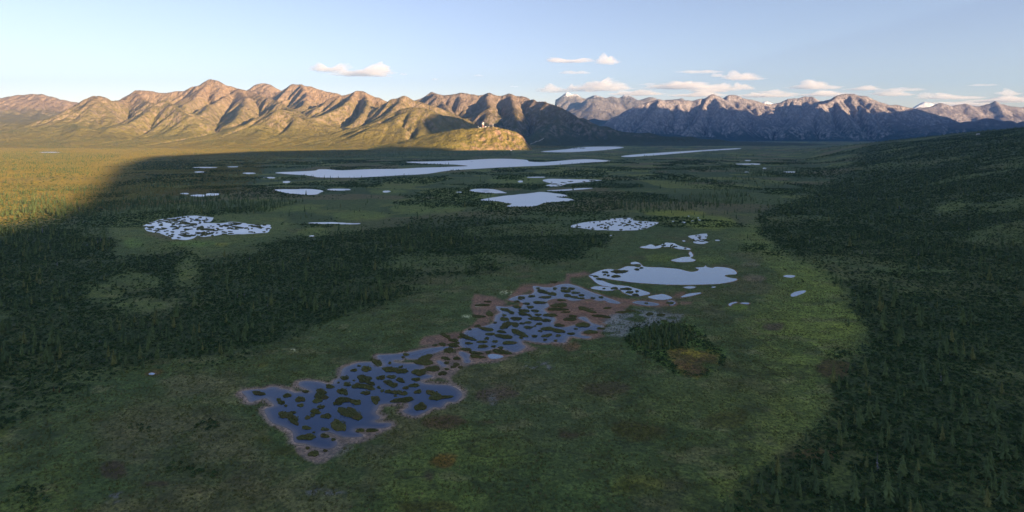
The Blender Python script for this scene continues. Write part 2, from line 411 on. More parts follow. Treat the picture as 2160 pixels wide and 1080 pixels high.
# far snowy peaks and the far right ridge
S = Field(1500, 9500, 18500, 24500, 60)
S.ridge(R3(21000, (1150, 222), (1178, 211), (1198, 196), (1206, 199), (1218, 197), (1238, 201), (1251, 193), (1262, 200), (1280, 204), (1294, 197), (1308, 208), (1318, 199), (1328, 200), (1345, 206), (1380, 204), (1400, 208), (1440, 206)), .55)
S.ridge(R3(20000, (1225, 214), (1255, 208), (1290, 215), (1300, 225)), .5)
S.Z += (.42-np.abs(fbm(S.X, S.Y, 900, 4, 61)-.5)*4)*90*smooth(60, 500, S.Z)+(fbm(S.X, S.Y, 350, 4, 62)-.5)*160*smooth(60, 500, S.Z)
S.erode(10, .04); S.Z = np.maximum(S.Z, -8)
S.build('snowy_mountains', M['far'], 'distant snow dusted jagged peaks in the gap between the ranges', 'mountains')
S2 = Field(11500, 19500, 15800, 19500, 50)
S2.ridge(R3(17500, (1900, 232), (1930, 224), (1960, 226), (1985, 223), (2010, 226), (2035, 221), (2060, 226), (2078, 221), (2099, 213), (2118, 219), (2135, 227), (2160, 225), (2190, 219), (2240, 228)), .55)
S2.ridge(R3(17000, (2099, 213, 17500), (2120, 235, 16900), (2140, 255, 16300)), .5)
S2.Z += (.42-np.abs(fbm(S2.X, S2.Y, 800, 4, 71)-.5)*4)*80*smooth(60, 500, S2.Z)+(fbm(S2.X, S2.Y, 350, 4, 72)-.5)*140*smooth(60, 500, S2.Z)
S2.erode(10, .02); S2.Z = np.maximum(S2.Z, -8)
S2.build('far_mountain_ridge', M['right'], 'far blue ridge at the right edge behind the darker foothills', 'mountains')
S3 = Field(9000, 19500, 22000, 26000, 80)
S3.ridge(R3(24000, (1595, 216), (1610, 211), (1620, 209), (1632, 214), (1645, 211), (1654, 204), (1660, 210), (1690, 216)), 1.1)
S3.ridge(R3(24000, (1925, 226), (1938, 220), (1950, 214), (1956, 217), (1964, 213), (1972, 219), (1984, 221), (2000, 227)), 1.2)
S3.Z += (fbm(S3.X, S3.Y, 500, 4, 81)-.5)*120*smooth(60, 500, S3.Z)
S3.Z += (.42-np.abs(fbm(S3.X, S3.Y, 700, 4, 82)-.5)*4)*150*smooth(60, 500, S3.Z); S3.erode(8, .05); S3.Z = np.maximum(S3.Z, -8)
S3.build('glacier_peaks', M['farsnow'], 'white glacier clad summits showing just above the blue range', 'mountains')
print('ranges', time.time()-T0)

# the mountainside on the right and behind the camera that keeps the valley in shade.
# its crest runs across the light; height = what shades out to distance LEND(s)
RL = -3200.0
SL = np.array([-3000, -900, -200, 52, 111, 180, 266, 542, 811, 1291, 2101, 3100, 3240, 3585, 3900, 3980, 4150, 4400, 5000, 6500, 7500, 9000, 11000, 12400, 13300, 13900, 14500, 15400, 17000, 19000, 22000], float)
LE = np.array([-2400, -900, 600, 760, 950, 1080, 1160, 1940, 2740, 3800, 4360, 4290, 3700, 3050, 3150, 3350, 5000, 6600, 7800, 7200, 9000, 10000, 12300, 12000, 9600, 8600, 6200, 5700, 6300, 6300, 5400], float)
a_ = np.arange(-3000, 20500, 90.0); b_ = np.arange(-4200, 3000, 90.0)
SS, DD = np.meshgrid(a_, b_)
crest = (np.interp(SS, SL, LE)-RL)*TAN
rad = 2350+.08*np.clip(SS, 0, 8000)
q = np.abs(DD)/np.where(DD > 0, rad, 3600)
prof = np.clip(1-q, 0, 1)**1.25
rough = (fbm(SS, DD, 900, 5, 91)-.5)*260*prof*smooth(0, 900, np.abs(DD))
ZZ = crest*prof+rough-12*smooth(.75, 1.0, q)
XX = SS*V[0]+(RL+DD)*U[0]; YY = SS*V[1]+(RL+DD)*U[1]
o = mesh_obj('mountainside', np.stack([XX.ravel(), YY.ravel(), ZZ.ravel()], 1), grid_faces(len(b_), len(a_)), M['slope'], smooth_=True)
tag(o, 'big shaded mountainside beyond the right edge that throws the valley into shadow', 'mountains', None, 'structure')

# low hill with the relay station
Hh = Field(-1500, 520, 4300, 6100, 9)
sil = [(770, 315), (800, 308), (830, 300), (880, 289), (930, 279), (955, 272), (972, 270), (984, 272), (1000, 269), (1040, 268), (1070, 273), (1090, 279), (1102, 287), (1112, 300), (1122, 312)]
sx_ = np.array([at(p[0], p[1], 5200)[0] for p in sil]); sz_ = np.array([at(p[0], p[1], 5200)[2] for p in sil])
Xn = Hh.X/Hh.Y*5200
cz = np.interp(Xn, sx_, sz_, left=-3, right=-3); cz = np.maximum(cz, -3)
dy = Hh.Y-(5200+(fbm(Hh.X, Hh.Y, 260, 3, 3)-.5)*90)
front = np.interp(Xn, [at(800, 0, 5200)[0], at(930, 0, 5200)[0], at(1010, 0, 5200)[0], at(1100, 0, 5200)[0]], [520, 560, 330, 190])
back = 420.0
pf = np.where(dy < 0, np.clip(1-(np.maximum(-dy-20, 0)/front)**1.15, -0.3, 1), np.clip(1-(dy/back)**1.6, -.3, 1))
Hh.Z = cz*pf-4
Hh.Z += (fbm(Hh.X, Hh.Y, 120, 5, 13)-.5)*26*smooth(0, 60, Hh.Z)+(np.abs(fbm(Hh.X, Hh.Y, 60, 4, 17)-.5)-.12)*-70*smooth(20, 90, Hh.Z)*smooth(-500, -150, Hh.X)*smooth(0, -60, dy)
Hh.build('hill', M['hill'], 'low sunlit grassy hill with a pinkish rock face behind the long lake', 'hill', floor=-2)
print('hill', time.time()-T0)

# ------------------------------------------------------------------ valley floor
def slope_z(x, y):
    q = (x-350)*.926-(y-300)*.377
    q = q+(fbm(x, y, 420, 3, 77)-.5)*150*smooth(0, 300, q)
    q = np.where(q > 0, 1100*(1-np.exp(-np.maximum(q, 0)/1100))*1.25, q)
    return (.19*(np.sqrt(q*q+40*40)+q)/2-.1)*smooth(6200, 3000, y)
def relief(x, y):
    d = np.hypot(x, y)
    return (fbm(x, y, 30, 3, 2)-.5)*.5*smooth(200, 900, d)

# ponds -------------------------------------------------------------
POND = []          # name, outline in photo pixels, material, label, detail
def pond(pts, mat, label, name='pond', k=4, jit=.0): POND.append((name, pts, mat, label, k, jit))
front = C7([(238,428),(310,412),(395,408),(430,395),(490,394),(515,407),(560,412),(600,430),(640,432),(680,428),(722,430),(690,405),(650,388),(640,370),(665,352),(740,352),(800,360),(845,372),(882,370),(895,345),(935,325),(945,285),(960,258),(1000,240),(1060,222),(1130,215),(1165,218),(1190,240),(1232,248),(1235,225),(1205,195),(1200,168),(1260,162),(1330,158),(1385,152),(1430,146),(1500,130),(1580,114),(1650,106),(1720,104),(1770,112),(1700,122),(1640,142),(1560,170),(1500,192),(1430,194),(1395,186),(1375,205),(1330,200),(1322,216),(1400,225),(1500,228),(1535,250),(1525,262),(1480,272),(1500,300),(1545,302),(1600,316),(1560,333),(1510,345),(1540,370),(1700,380),(1745,392),(1790,420),(1806,450),(1790,480),(1755,502),(1700,500),(1660,540),(1600,540),(1550,570),(1470,600),(1405,582),(1388,560),(1420,540),(1415,505),(1330,510),(1225,520),(1205,545),(1190,580),(1222,605),(1212,622),(1182,638),(1215,650),(1285,650),(1300,665),(1260,685),(1150,690),(1060,688),(1042,705),(1080,722),(1102,736),(1080,750),(1000,752),(940,746),(880,722),(840,712),(820,735),(872,756),(910,780),(914,808),(880,830),(820,835),(760,823),(680,797),(620,790),(602,760),(595,715),(560,690),(500,665),(460,655),(430,625),(410,590),(400,550),(462,530),(455,510),(425,490),(400,475),(330,495),(290,500),(268,462)])
pond(front, 'water_near', 'dark blue foreground pond dotted with mossy islets, narrowing to a pinkish mud tip')
midp = C8([(-112,690),(-90,640),(-50,595),(0,582),(50,575),(95,560),(140,540),(150,495),(185,470),(155,442),(165,424),(230,430),(290,425),(330,432),(350,405),(320,396),(250,382),(258,368),(330,346),(400,340),(428,315),(415,290),(435,280),(500,290),(560,288),(600,272),(660,265),(720,276),(780,300),(840,325),(900,345),(950,365),(1030,393),(1032,408),(960,402),(930,387),(880,388),(820,372),(740,386),(680,385),(640,372),(560,376),(520,392),(535,425),(500,450),(550,490),(582,520),(566,552),(640,574),(720,560),(806,566),(826,550),(742,512),(770,500),(806,510),(830,540),(907,566),(896,590),(830,606),(772,606),(764,630),(832,642),(790,656),(690,640),(662,660),(640,686),(560,680),(520,690),(430,680),(350,670),(342,690),(368,715),(330,740),(290,755),(230,740),(170,722),(90,745),(0,745),(-60,735)])
pond(midp, 'water_near', 'blue middle pond crowded with dark elongated islets and brown mud on its right')
pond(C8([(905,170),(960,160),(1010,167),(1050,155),(1090,142),(1140,142),(1168,150),(1188,140),(1178,126),(1125,126),(1115,116),(1150,109),(1178,117),(1190,130),(1220,145),(1330,150),(1450,160),(1540,180),(1588,175),(1598,162),(1575,152),(1638,146),(1648,135),(1660,146),(1700,152),(1720,145),(1790,150),(1848,165),(1870,186),(1858,198),(1800,201),(1786,212),(1830,224),(1868,230),(1858,245),(1750,265),(1600,272),(1450,273),(1300,268),(1150,258),(1050,245),(950,230),(890,222),(868,212),(815,206),(830,197)]), 'water_mid', 'open pale blue pond with smooth curved lower shore at the head of the pond chain')
pond(C8([(815,205),(850,206),(885,222),(900,238),(930,250),(985,270),(1045,278),(1100,284),(1150,298),(1200,312),(1252,335),(1172,353),(1110,346),(1060,326),(1040,308),(1000,300),(960,287),(900,275),(860,250)]), 'water_mid', 'thin curved channel of water hugging the lower left of the open pond')
for pts, lab in [
    (C8([(830,297),(860,285),(930,286),(990,297),(1010,305),(970,315),(900,311)]), 'small blue pool just left of the curved channel'),
    (C8([(1238,360),(1300,345),(1350,340),(1410,366),(1350,380),(1290,376)]), 'blue pool at the right end of the curved channel'),
    (C8([(1125,398),(1170,387),(1250,395),(1312,406),(1310,419),(1240,422),(1170,412)]), 'blue pool edged with red mud below the channel'),
    (C8([(1370,392),(1410,384),(1436,400),(1410,420),(1388,414)]), 'little pool with one islet right of the red mud'),
    (C8([(1470,358),(1530,335),(1600,328),(1616,334),(1560,350),(1500,360)]), 'slanting pool under the right part of the open pond'),
    (C8([(1490,291),(1540,283),(1580,290),(1540,300)]), 'lens shaped pool just below the open pond'),
    (C8([(1690,288),(1720,285),(1715,292),(1695,293)]), 'tiny pool below right end of the open pond'),
    (C8([(1810,412),(1835,400),(1872,396),(1866,404),(1840,410),(1822,424)]), 'curved sliver of water left of the green ring'),
    (C8([(1895,404),(1930,398),(1960,403),(1945,411)]), 'sliver of water right of the green ring'),
    ([(1668,621),(1680,615),(1699,613),(1697,618),(1684,623),(1671,626)], 'small bent pool alone on the light green meadow'),
    ([(1652,583),(1662,580),(1678,582),(1668,586)], 'small pool at the edge of the right forest'),
    (CA([(790,562),(870,556),(960,590),(1002,622),(985,680),(1020,745),(960,782),(890,760),(878,690),(800,622)]), 'narrow upright pool between mud flats of the middle pond'),
    (CA([(360,742),(450,728),(560,822),(500,852),(430,812)]), 'small pool in mud left of the narrow upright pool'),
    (CA([(1330,630),(1450,600),(1630,642),(1560,682),(1400,692)]), 'oval violet blue pool below the middle pond'),
    ([(313,789),(320,786),(328,788),(322,791)], 'tiny pool in a red and yellow patch by the left forest'),
]: pond(pts, 'water_near' if lab.find('mud') >= 0 else 'water_mid', lab)
patchL = CB([(190,290),(300,250),(400,222),(560,202),(700,180),(850,170),(1000,180),(1130,190),(1140,240),(1060,262),(1160,275),(1300,270),(1400,255),(1520,265),(1680,290),(1820,300),(1920,295),(1965,320),(1940,380),(1880,415),(1500,430),(1300,435),(1100,460),(1000,470),(900,452),(870,490),(740,515),(600,500),(520,470),(440,432),(300,405),(200,385),(185,335)])
pond(patchL, 'water_far', 'bright white pond on the left broken by many dark islets', jit=.6)
patchR = CD([(140,230),(240,190),(380,165),(560,150),(700,125),(920,120),(940,150),(1150,165),(1260,182),(1180,215),(1080,255),(950,275),(800,278),(600,275),(450,270),(300,250)])
pond(patchR, 'water_far', 'bright lens shaped pond speckled with small dark islets right of centre', jit=.4)
pond(CD([(1015,490),(1100,475),(1160,455),(1210,470),(1290,460),(1340,435),(1450,440),(1530,475),(1650,505),(1655,520),(1560,515),(1480,505),(1400,485),(1310,490),(1200,505),(1100,505)]), 'water_mid', 'arched bright pool above the open pond', jit=.4)
pond(CD([(1415,655),(1510,625),(1600,610),(1660,610),(1640,570),(1655,545),(1692,590),(1670,625),(1732,655),(1650,672),(1520,678)]), 'water_mid', 'small pool with a thin inlet just above the open pond', jit=.3)
pond(CD([(1640,350),(1760,330),(1870,320),(1872,370),(1830,400),(1890,430),(1800,450),(1690,430),(1720,400),(1660,370)]), 'water_far', 'ragged silvery pool right of the arched pool', jit=.5)
for cx, cy, w_, h_, lab in [(1575,175,52,18,'largest of the tiny pools beside the speckled lens pond'),(1690,157,40,10,'thin tiny pool right of the speckled lens pond'),(1775,145,32,10,'tiny pool next to the yellow green patch'),(1760,118,20,9,'smallest tiny pool beside the yellow green patch'),(1640,95,26,8,'topmost tiny pool in the yellow green meadow'),(1435,160,36,10,'tiny pool nearest the speckled lens pond'),(2000,402,62,14,'tiny bright pool right of the ragged silvery pool'),(1575,410,40,18,'tiny bright pool left of the ragged silvery pool'),(650,342,26,10,'tiny pool below left of the speckled lens pond')]:
    pond(CD(ell(cx, cy, w_, h_, 10)), 'water_far', lab, k=2, jit=.2)
pond(CE([(0,195),(40,189),(130,186),(250,180),(280,172),(350,173),(420,178),(620,170),(800,168),(900,162),(1130,155),(1220,150),(1130,141),(980,137),(850,129),(840,124),(960,122),(1110,118),(1240,112),(1350,106),(1480,105),(1590,112),(1610,122),(1700,126),(1800,118),(1900,110),(2000,108),(2124,118),(2010,128),(1850,138),(1700,148),(1500,156),(1280,168),(1100,180),(960,200),(780,210),(560,222),(400,224),(280,222),(200,210),(60,200)]), 'water_far', 'long bright lake stretching across the valley in front of the hill', 'lake', 3)
pond(CE([(0,300),(100,297),(230,297),(302,308),(290,318),(262,330),(200,333),(100,325),(30,312)]), 'water_far', 'flat bright lake below the left end of the long lake', 'lake', 3, .3)
pond(CE([(1230,308),(1280,295),(1380,298),(1450,315),(1460,322),(1350,322)]), 'water_far', 'small bright pond left above the ragged centre pond', k=3)
pond(CE([(1300,366),(1410,345),(1520,332),(1620,322),(1680,314),(1760,322),(1830,331),(1850,345),(1780,347),(1882,361),(1860,372),(1700,385),(1640,405),(1470,408),(1500,390),(1440,380),(1380,372)]), 'water_far', 'ragged bright pond in the centre of the valley', 'pond', 3, .5)
pond(CE([(1720,305),(1840,298),(1950,290),(2012,292),(1900,302),(1780,310)]), 'water_far', 'thin bright pond right above the ragged centre pond', k=3)
pond(CE([(1705,235),(1800,232),(1900,235),(2070,240),(1980,250),(1850,262),(1800,280),(1710,275),(1760,262),(1700,248)]), 'water_far', 'broken bright pond below the long lake', k=3, jit=.7)
pond(CE([(1600,220),(1700,219),(1702,224),(1610,225)]), 'water_far', 'thin dash of water between the long lake and the broken pond', k=2)
pond([(1140,320),(1180,316),(1200,314),(1222,310.5),(1290,309),(1316,311.5),(1270,317),(1200,321)], 'water_far', 'far bright lake at the foot of the hill', 'lake', 3)
pond([(1310,329.5),(1350,325),(1450,318.5),(1550,312.8),(1556,314.5),(1480,319.5),(1390,327),(1330,331)], 'water_far', 'long thin far lake slanting right of the hill', 'lake', 3)
for cx, cy, w_, h_, lab in [(1580,346,52,3,'long thin pool in the right valley'),(1577,338.5,13,2.4,'short pool above the long thin pool in the right valley'),(1665,363,26,3.4,'bright pool at the edge of the scattered spruces'),(1612,355,8,3,'tiny pool left of the scattered spruces'),(1574,363,9,2.2,'tiny pool below the long thin pool in the right valley'),
    (690,470.5,80,3.4,'streaky pool left of the dark forest patch'),(738,472,42,2.6,'short streaky pool touching the dark forest patch'),(659,498,12,3,'tiny pool beside the bright green meadow'),(390,408.5,20,3,'left end pool of the pale string of pools'),(420,412.5,36,4,'middle pool of the pale string of pools'),(448,410,28,5,'right end pool of the pale string of pools'),
    (715,400,52,4,'pale pool just right of the flat bright lake'),(815,404,16,4,'hooked little pool on the light meadow'),(604,384,16,4,'little pool between the long lake and the flat lake'),(569,375,26,3,'pale streak under the left tip of the long lake'),(432,353.5,52,2.2,'thin pinkish pool far left in the shadow'),(490,352,24,1.8,'thin pool right of the pinkish one'),(421,363,24,2.6,'pinkish pool below the thin ones'),(526,365.5,28,3,'pinkish pool left of the long lake'),(105,321.5,44,2,'thin pool in the sunlit plain'),(968,405.5,12,2.4,'tiny pool left of the ragged centre pond'),(1098,383,10,4,'tiny pool left of the broken pond'),(1024,403,14,2,'tiny dash above the ragged centre pond')]:
    pond(ell(cx, cy, w_, h_, 12), 'water_far', lab, k=2, jit=.35)

def build_pond(name, pts, mat, label, k, jit):
    P = np.array(catmull(pts, k)); P[:, 1] = np.maximum(P[:, 1], HY+15)
    wx, wy = W(P[:, 0], P[:, 1])
    cen = np.array([wx.mean(), wy.mean()]); sc = wy.mean()/FPX
    a = fbm(wx, wy, 14*sc, 3, 5)-.5; b = fbm(wx, wy, 14*sc, 3, 8)-.5
    amp = (2.0+6*jit)*sc
    wx = wx+a*amp; wy = wy+b*amp*np.clip(wy/ CAMH*.45, 1, 3.2)
    poly = np.stack([wx, wy], 1)
    return poly
def fill(poly):
    tris = mgeo.tessellate_polygon([[Vector((x, y, 0)) for x, y in poly]])
    return [tuple(t) for t in tris]
PONDW = []
WATERZ = .06
for (name, pts, mat, label, k, jit) in POND:
    poly = build_pond(name, pts, mat, label, k, jit)
    PONDW.append((poly, mat))
    if mat == 'water_near':
        # finer mesh with a shallow rim: a grid clipped to the outline is costly, so use rings inset from the shore
        bm = bmesh.new(); vs = [bm.verts.new((a_x, a_y, WATERZ)) for a_x, a_y in poly]; bm.verts.ensure_lookup_table()
        for t in fill(poly):
            try: bm.faces.new([vs[i] for i in t])
            except ValueError: pass
        for _ in range(7):
            le = [e for e in bm.edges if e.calc_length() > 3.2]
            if not le: break
            bmesh.ops.subdivide_edges(bm, edges=le, cuts=1, use_grid_fill=False)
            bmesh.ops.triangulate(bm, faces=[f for f in bm.faces if len(f.verts) > 3])
        me = bpy.data.meshes.new(name); bm.to_mesh(me); bm.free(); me.materials.append(M[mat])
        o = bpy.data.objects.new(name, me); COL.objects.link(o)
        co = np.empty(len(me.vertices)*3, np.float32); me.vertices.foreach_get('co', co); co = co.reshape(-1, 3)
        d = np.abs(poly_sd(co[:, 0], co[:, 1], poly))
        add_float(me, 'shallow', .85*np.exp(-d/1.3))
    else:
        o = mesh_obj(name, [(x, y, WATERZ) for x, y in poly], fill(poly), M[mat])
        add_float(o.data, 'shallow', np.zeros(len(poly)))
    for p_ in o.data.polygons:
        pass
    # make sure the faces look up
    if len(o.data.polygons) and sum(p_.normal.z for p_ in o.data.polygons) < 0: o.data.flip_normals()
    tag(o, label, name, None, 'structure')
print('ponds', time.time()-T0)

# islets ------------------------------------------------------------
ISL = []     # px, py, w, h, ang, set
for a in [(355,440,80,30,5),(560,455,65,25,0),(500,486,38,20,10),(520,506,46,28,0),(550,527,25,12,0),(652,482,75,35,8),(655,525,42,25,0),(800,428,70,42,0),(800,458,95,48,0),(775,492,75,28,0),(690,427,40,18,0),(862,390,55,30,0),(925,362,20,10,0),(968,330,55,28,0),(985,375,50,28,0),(1035,275,45,20,0),(1070,243,25,12,0),(1122,265,80,34,8),(1107,335,90,60,0),(1150,366,70,24,20),(1060,385,80,34,0),(1110,390,100,34,0),(1155,404,50,26,0),(1035,347,18,8,0),(955,428,85,38,25),(1120,437,60,30,0),(1212,398,28,16,0),(1228,328,62,30,0),(1303,322,60,25,5),(1365,345,62,30,8),(1290,222,22,16,0),(1370,250,28,12,0),(1300,270,115,38,0),(1378,282,85,32,0),(1500,290,90,48,0),(1478,340,55,26,0),(1280,362,70,30,5),(1315,380,60,34,5),(1463,383,72,24,0),(1405,400,42,22,0),(1235,422,28,14,0),(1285,428,65,22,0),(1335,432,80,28,0),(1388,440,55,26,0),(1490,428,52,26,0),(1330,458,22,12,0),(960,487,130,34,3),(1048,502,72,40,12),(915,512,60,22,0),(1187,485,72,50,10),(1385,488,145,34,-4),(1590,437,90,34,10),(1620,468,90,46,0),(1685,466,95,20,-3),(1510,535,90,54,5),(1010,582,178,66,27),(545,592,92,52,0),(602,627,95,52,25),(600,576,42,18,0),(760,568,72,34,0),(740,595,40,20,0),(705,612,42,24,0),(800,537,48,26,0),(838,602,72,34,5),(925,670,128,66,30),(695,685,62,26,0),(750,717,20,8,0),(700,752,125,42,0),(825,695,55,20,0),(825,742,60,28,0),(888,768,34,16,0),(750,872,72,40,0),(705,830,34,16,0),(830,850,30,16,0),(1405,163,38,20,0),(1385,181,24,13,0),(1200,222,70,44,35),(1080,705,60,22,0),(1160,705,80,24,-6)]:
    ISL.append((*C7([a[:2]])[0], a[2]/3.375, a[3]/3.375, a[4], 'front pond'))
for a in [(300,515,75,32,0),(215,490,30,18,0),(215,518,75,28,10),(150,543,28,14,0),(235,553,70,42,0),(212,576,70,24,-5),(340,549,38,14,0),(385,542,50,18,0),(465,552,45,20,0),(290,556,70,34,12),(290,598,50,22,0),(325,620,115,40,15),(90,590,95,28,10),(195,607,70,20,5),(115,625,62,20,0),(215,642,120,34,8),(90,655,38,20,0),(150,677,40,20,0),(60,680,75,18,0),(60,712,70,28,-8),(140,712,34,18,0),(190,722,42,20,0),(250,687,100,28,-4),(335,650,34,16,0),(430,640,38,25,0),(385,577,60,25,0),(433,567,22,10,0),(440,515,110,28,0),(515,527,70,24,6),(530,588,110,30,6),(600,602,110,26,10),(520,635,75,22,-8),(470,603,34,14,0),(605,562,70,25,0),(600,635,45,16,0),(690,622,52,18,0),(505,665,32,16,0),(580,672,30,12,0),(775,560,100,36,5),(725,587,28,14,0),(545,490,95,28,4),(435,460,55,22,8),(455,487,45,18,0),(345,480,65,30,8),(395,492,36,20,20),(305,432,60,24,10),(355,458,76,26,8),(225,452,70,26,15),(262,470,50,26,25),(400,432,60,18,0),(375,408,56,16,0),(465,400,90,22,0),(335,367,60,24,0),(305,392,45,14,0),(410,355,55,16,0),(455,297,32,10,0),(490,322,90,28,10),(555,338,70,26,10),(575,300,35,18,0),(650,318,70,24,4),(640,297,44,14,0),(690,302,60,18,0),(720,330,60,16,0),(765,348,50,14,0),(665,350,60,24,10),(715,362,60,18,8),(765,370,50,12,0),(845,368,32,14,0),(905,362,40,14,0),(620,385,60,14,0),(510,362,85,18,0),(-70,640,70,40,20),(-30,655,90,26,12),(570,255,60,14,0),(610,420,110,40,0),(590,450,150,24,0),(685,520,90,34,0),(655,470,60,12,0),(700,498,56,16,0),(800,452,130,32,15),(905,500,140,18,8),(1110,460,70,20,0),(1250,484,60,24,0),(900,585,60,16,0),(830,612,110,30,4),(1060,470,90,14,0),(950,440,60,14,0),(1330,490,70,12,0),(-150,700,60,28,0),(-180,735,70,24,0),(-40,690,55,16,0),(60,420,110,16,0),(110,480,60,40,30),(30,500,90,24,0),(100,395,60,10,0)]:
    ISL.append((*C8([a[:2]])[0], a[2]/3.375, a[3]/3.375, a[4], 'middle pond'))
for a in [(1035,180,105,22,-3),(1010,213,70,15,2),(1160,164,40,11,0),(1190,153,28,9,0),(955,207,24,11,0),(930,201,24,11,0),(865,214,36,10,0),(935,184,46,11,12),(1005,174,34,8,0),(1085,303,80,14,4),(1108,327,50,18,0),(1160,320,28,12,0),(1150,344,50,12,0),(1000,298,50,14,0),(925,300,22,8,0),(900,233,56,10,5),(1225,405,26,9,0),(1395,403,50,16,0)]:
    ISL.append((*C8([a[:2]])[0], a[2]/3.375, a[3]/3.375, a[4], 'open pond'))
for a in [(600,545,150,90,0),(540,690,170,50,5),(750,690,140,50,5),(740,810,130,60,0),(680,855,90,34,0),(300,890,260,110,4),(480,975,170,70,0),(1110,590,230,50,6),(1140,660,260,60,4),(560,775,90,50,0),(560,895,80,34,0),(930,520,190,60,8),(160,680,300,90,-20),(130,770,330,90,5),(480,420,150,50,6),(680,450,200,44,6),(340,440,90,40,0),(690,345,160,60,4),(560,275,160,60,30),(500,230,120,44,15),(760,395,80,36,0),(810,285,80,34,0),(1000,135,70,30,0),(1145,75,120,44,0),(1600,570,330,70,8),(1345,578,110,40,0),(820,860,80,50,0)]:
    ISL.append((*CA([a[:2]])[0], a[2]/9, a[3]/9, a[4], 'channel'))
def inside_any(px, py, poly): return poly_sd(np.array([px]), np.array([py]), poly)[0]
rr = random.Random(3)
def scatter_islets(poly, n, wr, hr, where):
    P = np.array(poly); c = 0
    while c < n:
        x = rr.uniform(P[:, 0].min(), P[:, 0].max()); y = rr.uniform(P[:, 1].min(), P[:, 1].max())
        if inside_any(x, y, poly) < .4: continue
        ISL.append((x, y, rr.uniform(*wr)*rr.choice((.6, 1, 1, 1.6)), rr.uniform(*hr), rr.uniform(-6, 8), where)); c += 1
scatter_islets(patchL, 190, (4.5, 12), (1.4, 3.0), 'white left pond')
ISL.append((*CB([(965,345)])[0], 14, 9, 0, 'white left pond')); ISL.append((*CB([(760,455)])[0], 22, 6, 5, 'white left pond')); ISL.append((*CB([(1060,365)])[0], 34, 4, 3, 'white left pond')); ISL.append((*CB([(1370,305)])[0], 28, 3, -6, 'white left pond')); ISL.append((*CB([(760,270)])[0], 30, 3.4, 14, 'white left pond')); ISL.append((*CB([(1500,335)])[0], 34, 3, 8, 'white left pond'))
scatter_islets(patchR, 75, (2.6, 6.5), (1.3, 2.4), 'lens pond')
scatter_islets(CD([(1660,355),(1870,325),(1870,370),(1890,430),(1700,430)]), 14, (4, 10), (1, 1.8), 'ragged pool')
scatter_islets(CD([(1100,480),(1340,440),(1450,445),(1640,508),(1480,500),(1400,483),(1200,500)]), 12, (3, 6), (1.2, 2), 'arched pool')
scatter_islets(CE([(1705,235),(2070,240),(1850,262),(1800,280),(1700,248)]), 10, (6, 14), (1.2, 2), 'broken pond')
SIZE = lambda w_: 'tiny' if w_ < 10 else 'small' if w_ < 20 else 'broad'
SHAPE = lambda w_, h_: 'round' if w_ < 2.1*h_ else 'oval' if w_ < 3.4*h_ else 'elongated'
ISLW = []
for (px, py, w_, h_, ang, where) in ISL:
    if where == 'middle pond': w_, h_ = w_*.95, h_*.80
    n = 34 if w_ > 8 else 14
    e = ell(px, py, w_, h_, n, ang); E = np.array(e); wx, wy = W(E[:, 0], E[:, 1])
    cx, cy = W(px, py); sz = w_*cy/FPX
    th = np.arange(n)/n*2*math.pi; s1 = rr.random()*10
    k = 1+.16*np.sin(2*th+s1)+.13*np.sin(3*th+2*s1)+.07*np.sin(5*th+3*s1)+np.array([rr.uniform(-.09, .09) for _ in range(n)])
    dx = (wx-cx)*k; dy = (wy-cy)*k
    hgt = min(.62, .24+.035*sz) if where in ('front pond', 'middle pond', 'channel', 'open pond') else .5
    V_ = []
    rings = [(1.0, -.15), (.97, .5), (.86, .85), (.6, 1.0), (.28, 1.08)]
    for f_, g in rings:
        for i in range(n):
            V_.append((dx[i]*f_, dy[i]*f_, WATERZ+hgt*g*(1 if g < 0 else .75+.5*rr.random())))
    V_.append((0, 0, WATERZ+hgt*1.1))
    F_ = []
    for r_ in range(len(rings)-1):
        for i in range(n):
            j = (i+1) % n; a = r_*n
            F_.append((a+i, a+j, a+n+j, a+n+i))
    a = (len(rings)-1)*n
    for i in range(n): F_.append((a+i, a+(i+1) % n, len(V_)-1))
    o = mesh_obj('islet', V_, F_, M['tussock'], smooth_=False); 
    zi = 0.0
    if not any(poly_sd(np.array([cx]), np.array([cy]), p_)[0] > 0 for p_, _ in PONDW if abs(p_[:, 1].mean()-cy) < 400):
        zi = max(0.0, float(slope_z(np.array([cx]), np.array([cy]))[0]+relief(np.array([cx]), np.array([cy]))[0]))
    o.location = (cx, cy, zi)
    if sum(p_.normal.z*p_.area for p_ in o.data.polygons) < 0: o.data.flip_normals()
    tag(o, f'{SIZE(w_)} {SHAPE(w_, h_)} mossy islet in the {where}', 'islet', f'mossy islets of the {where}', 'structure')
    ISLW.append((cx, cy, sz*.5, h_*cy*cy/(FPX*CAMH)*.5, ang, where, zi))
print('islets', len(ISL), time.time()-T0)

# zones drawn on the photo --------------------------------------------------
FOREST_L = [(-400,1300),(-60,930),(60,905),(130,880),(200,830),(250,785),(330,765),(420,758),(520,740),(590,722),(680,688),(740,655),(800,635),(870,610),(950,585),(1060,565),(1180,548),(1280,515),(1282,492),(1215,478),(1120,468),(1000,458),(860,470),(760,485),(640,505),(540,530),(470,545),(430,545),(390,520),(300,530),(250,545),(230,500),(140,470),(60,480),(-400,490)]
FOREST_R = [(1500,1400),(1530,1080),(1600,1010),(1690,950),(1740,900),(1765,850),(1755,800),(1800,760),(1840,735),(1830,690),(1800,640),(1790,605),(1720,560),(1640,520),(1610,490),(1600,455),(1690,420),(1790,370),(1830,330),(1880,305),(2000,284),(2160,250),(2900,240),(2900,1400)]
LIGHT_L = [(270,445),(420,440),(600,455),(620,480),(560,500),(480,522),(430,540),(440,580),(380,590),(360,540),(280,520),(235,495),(235,465)]
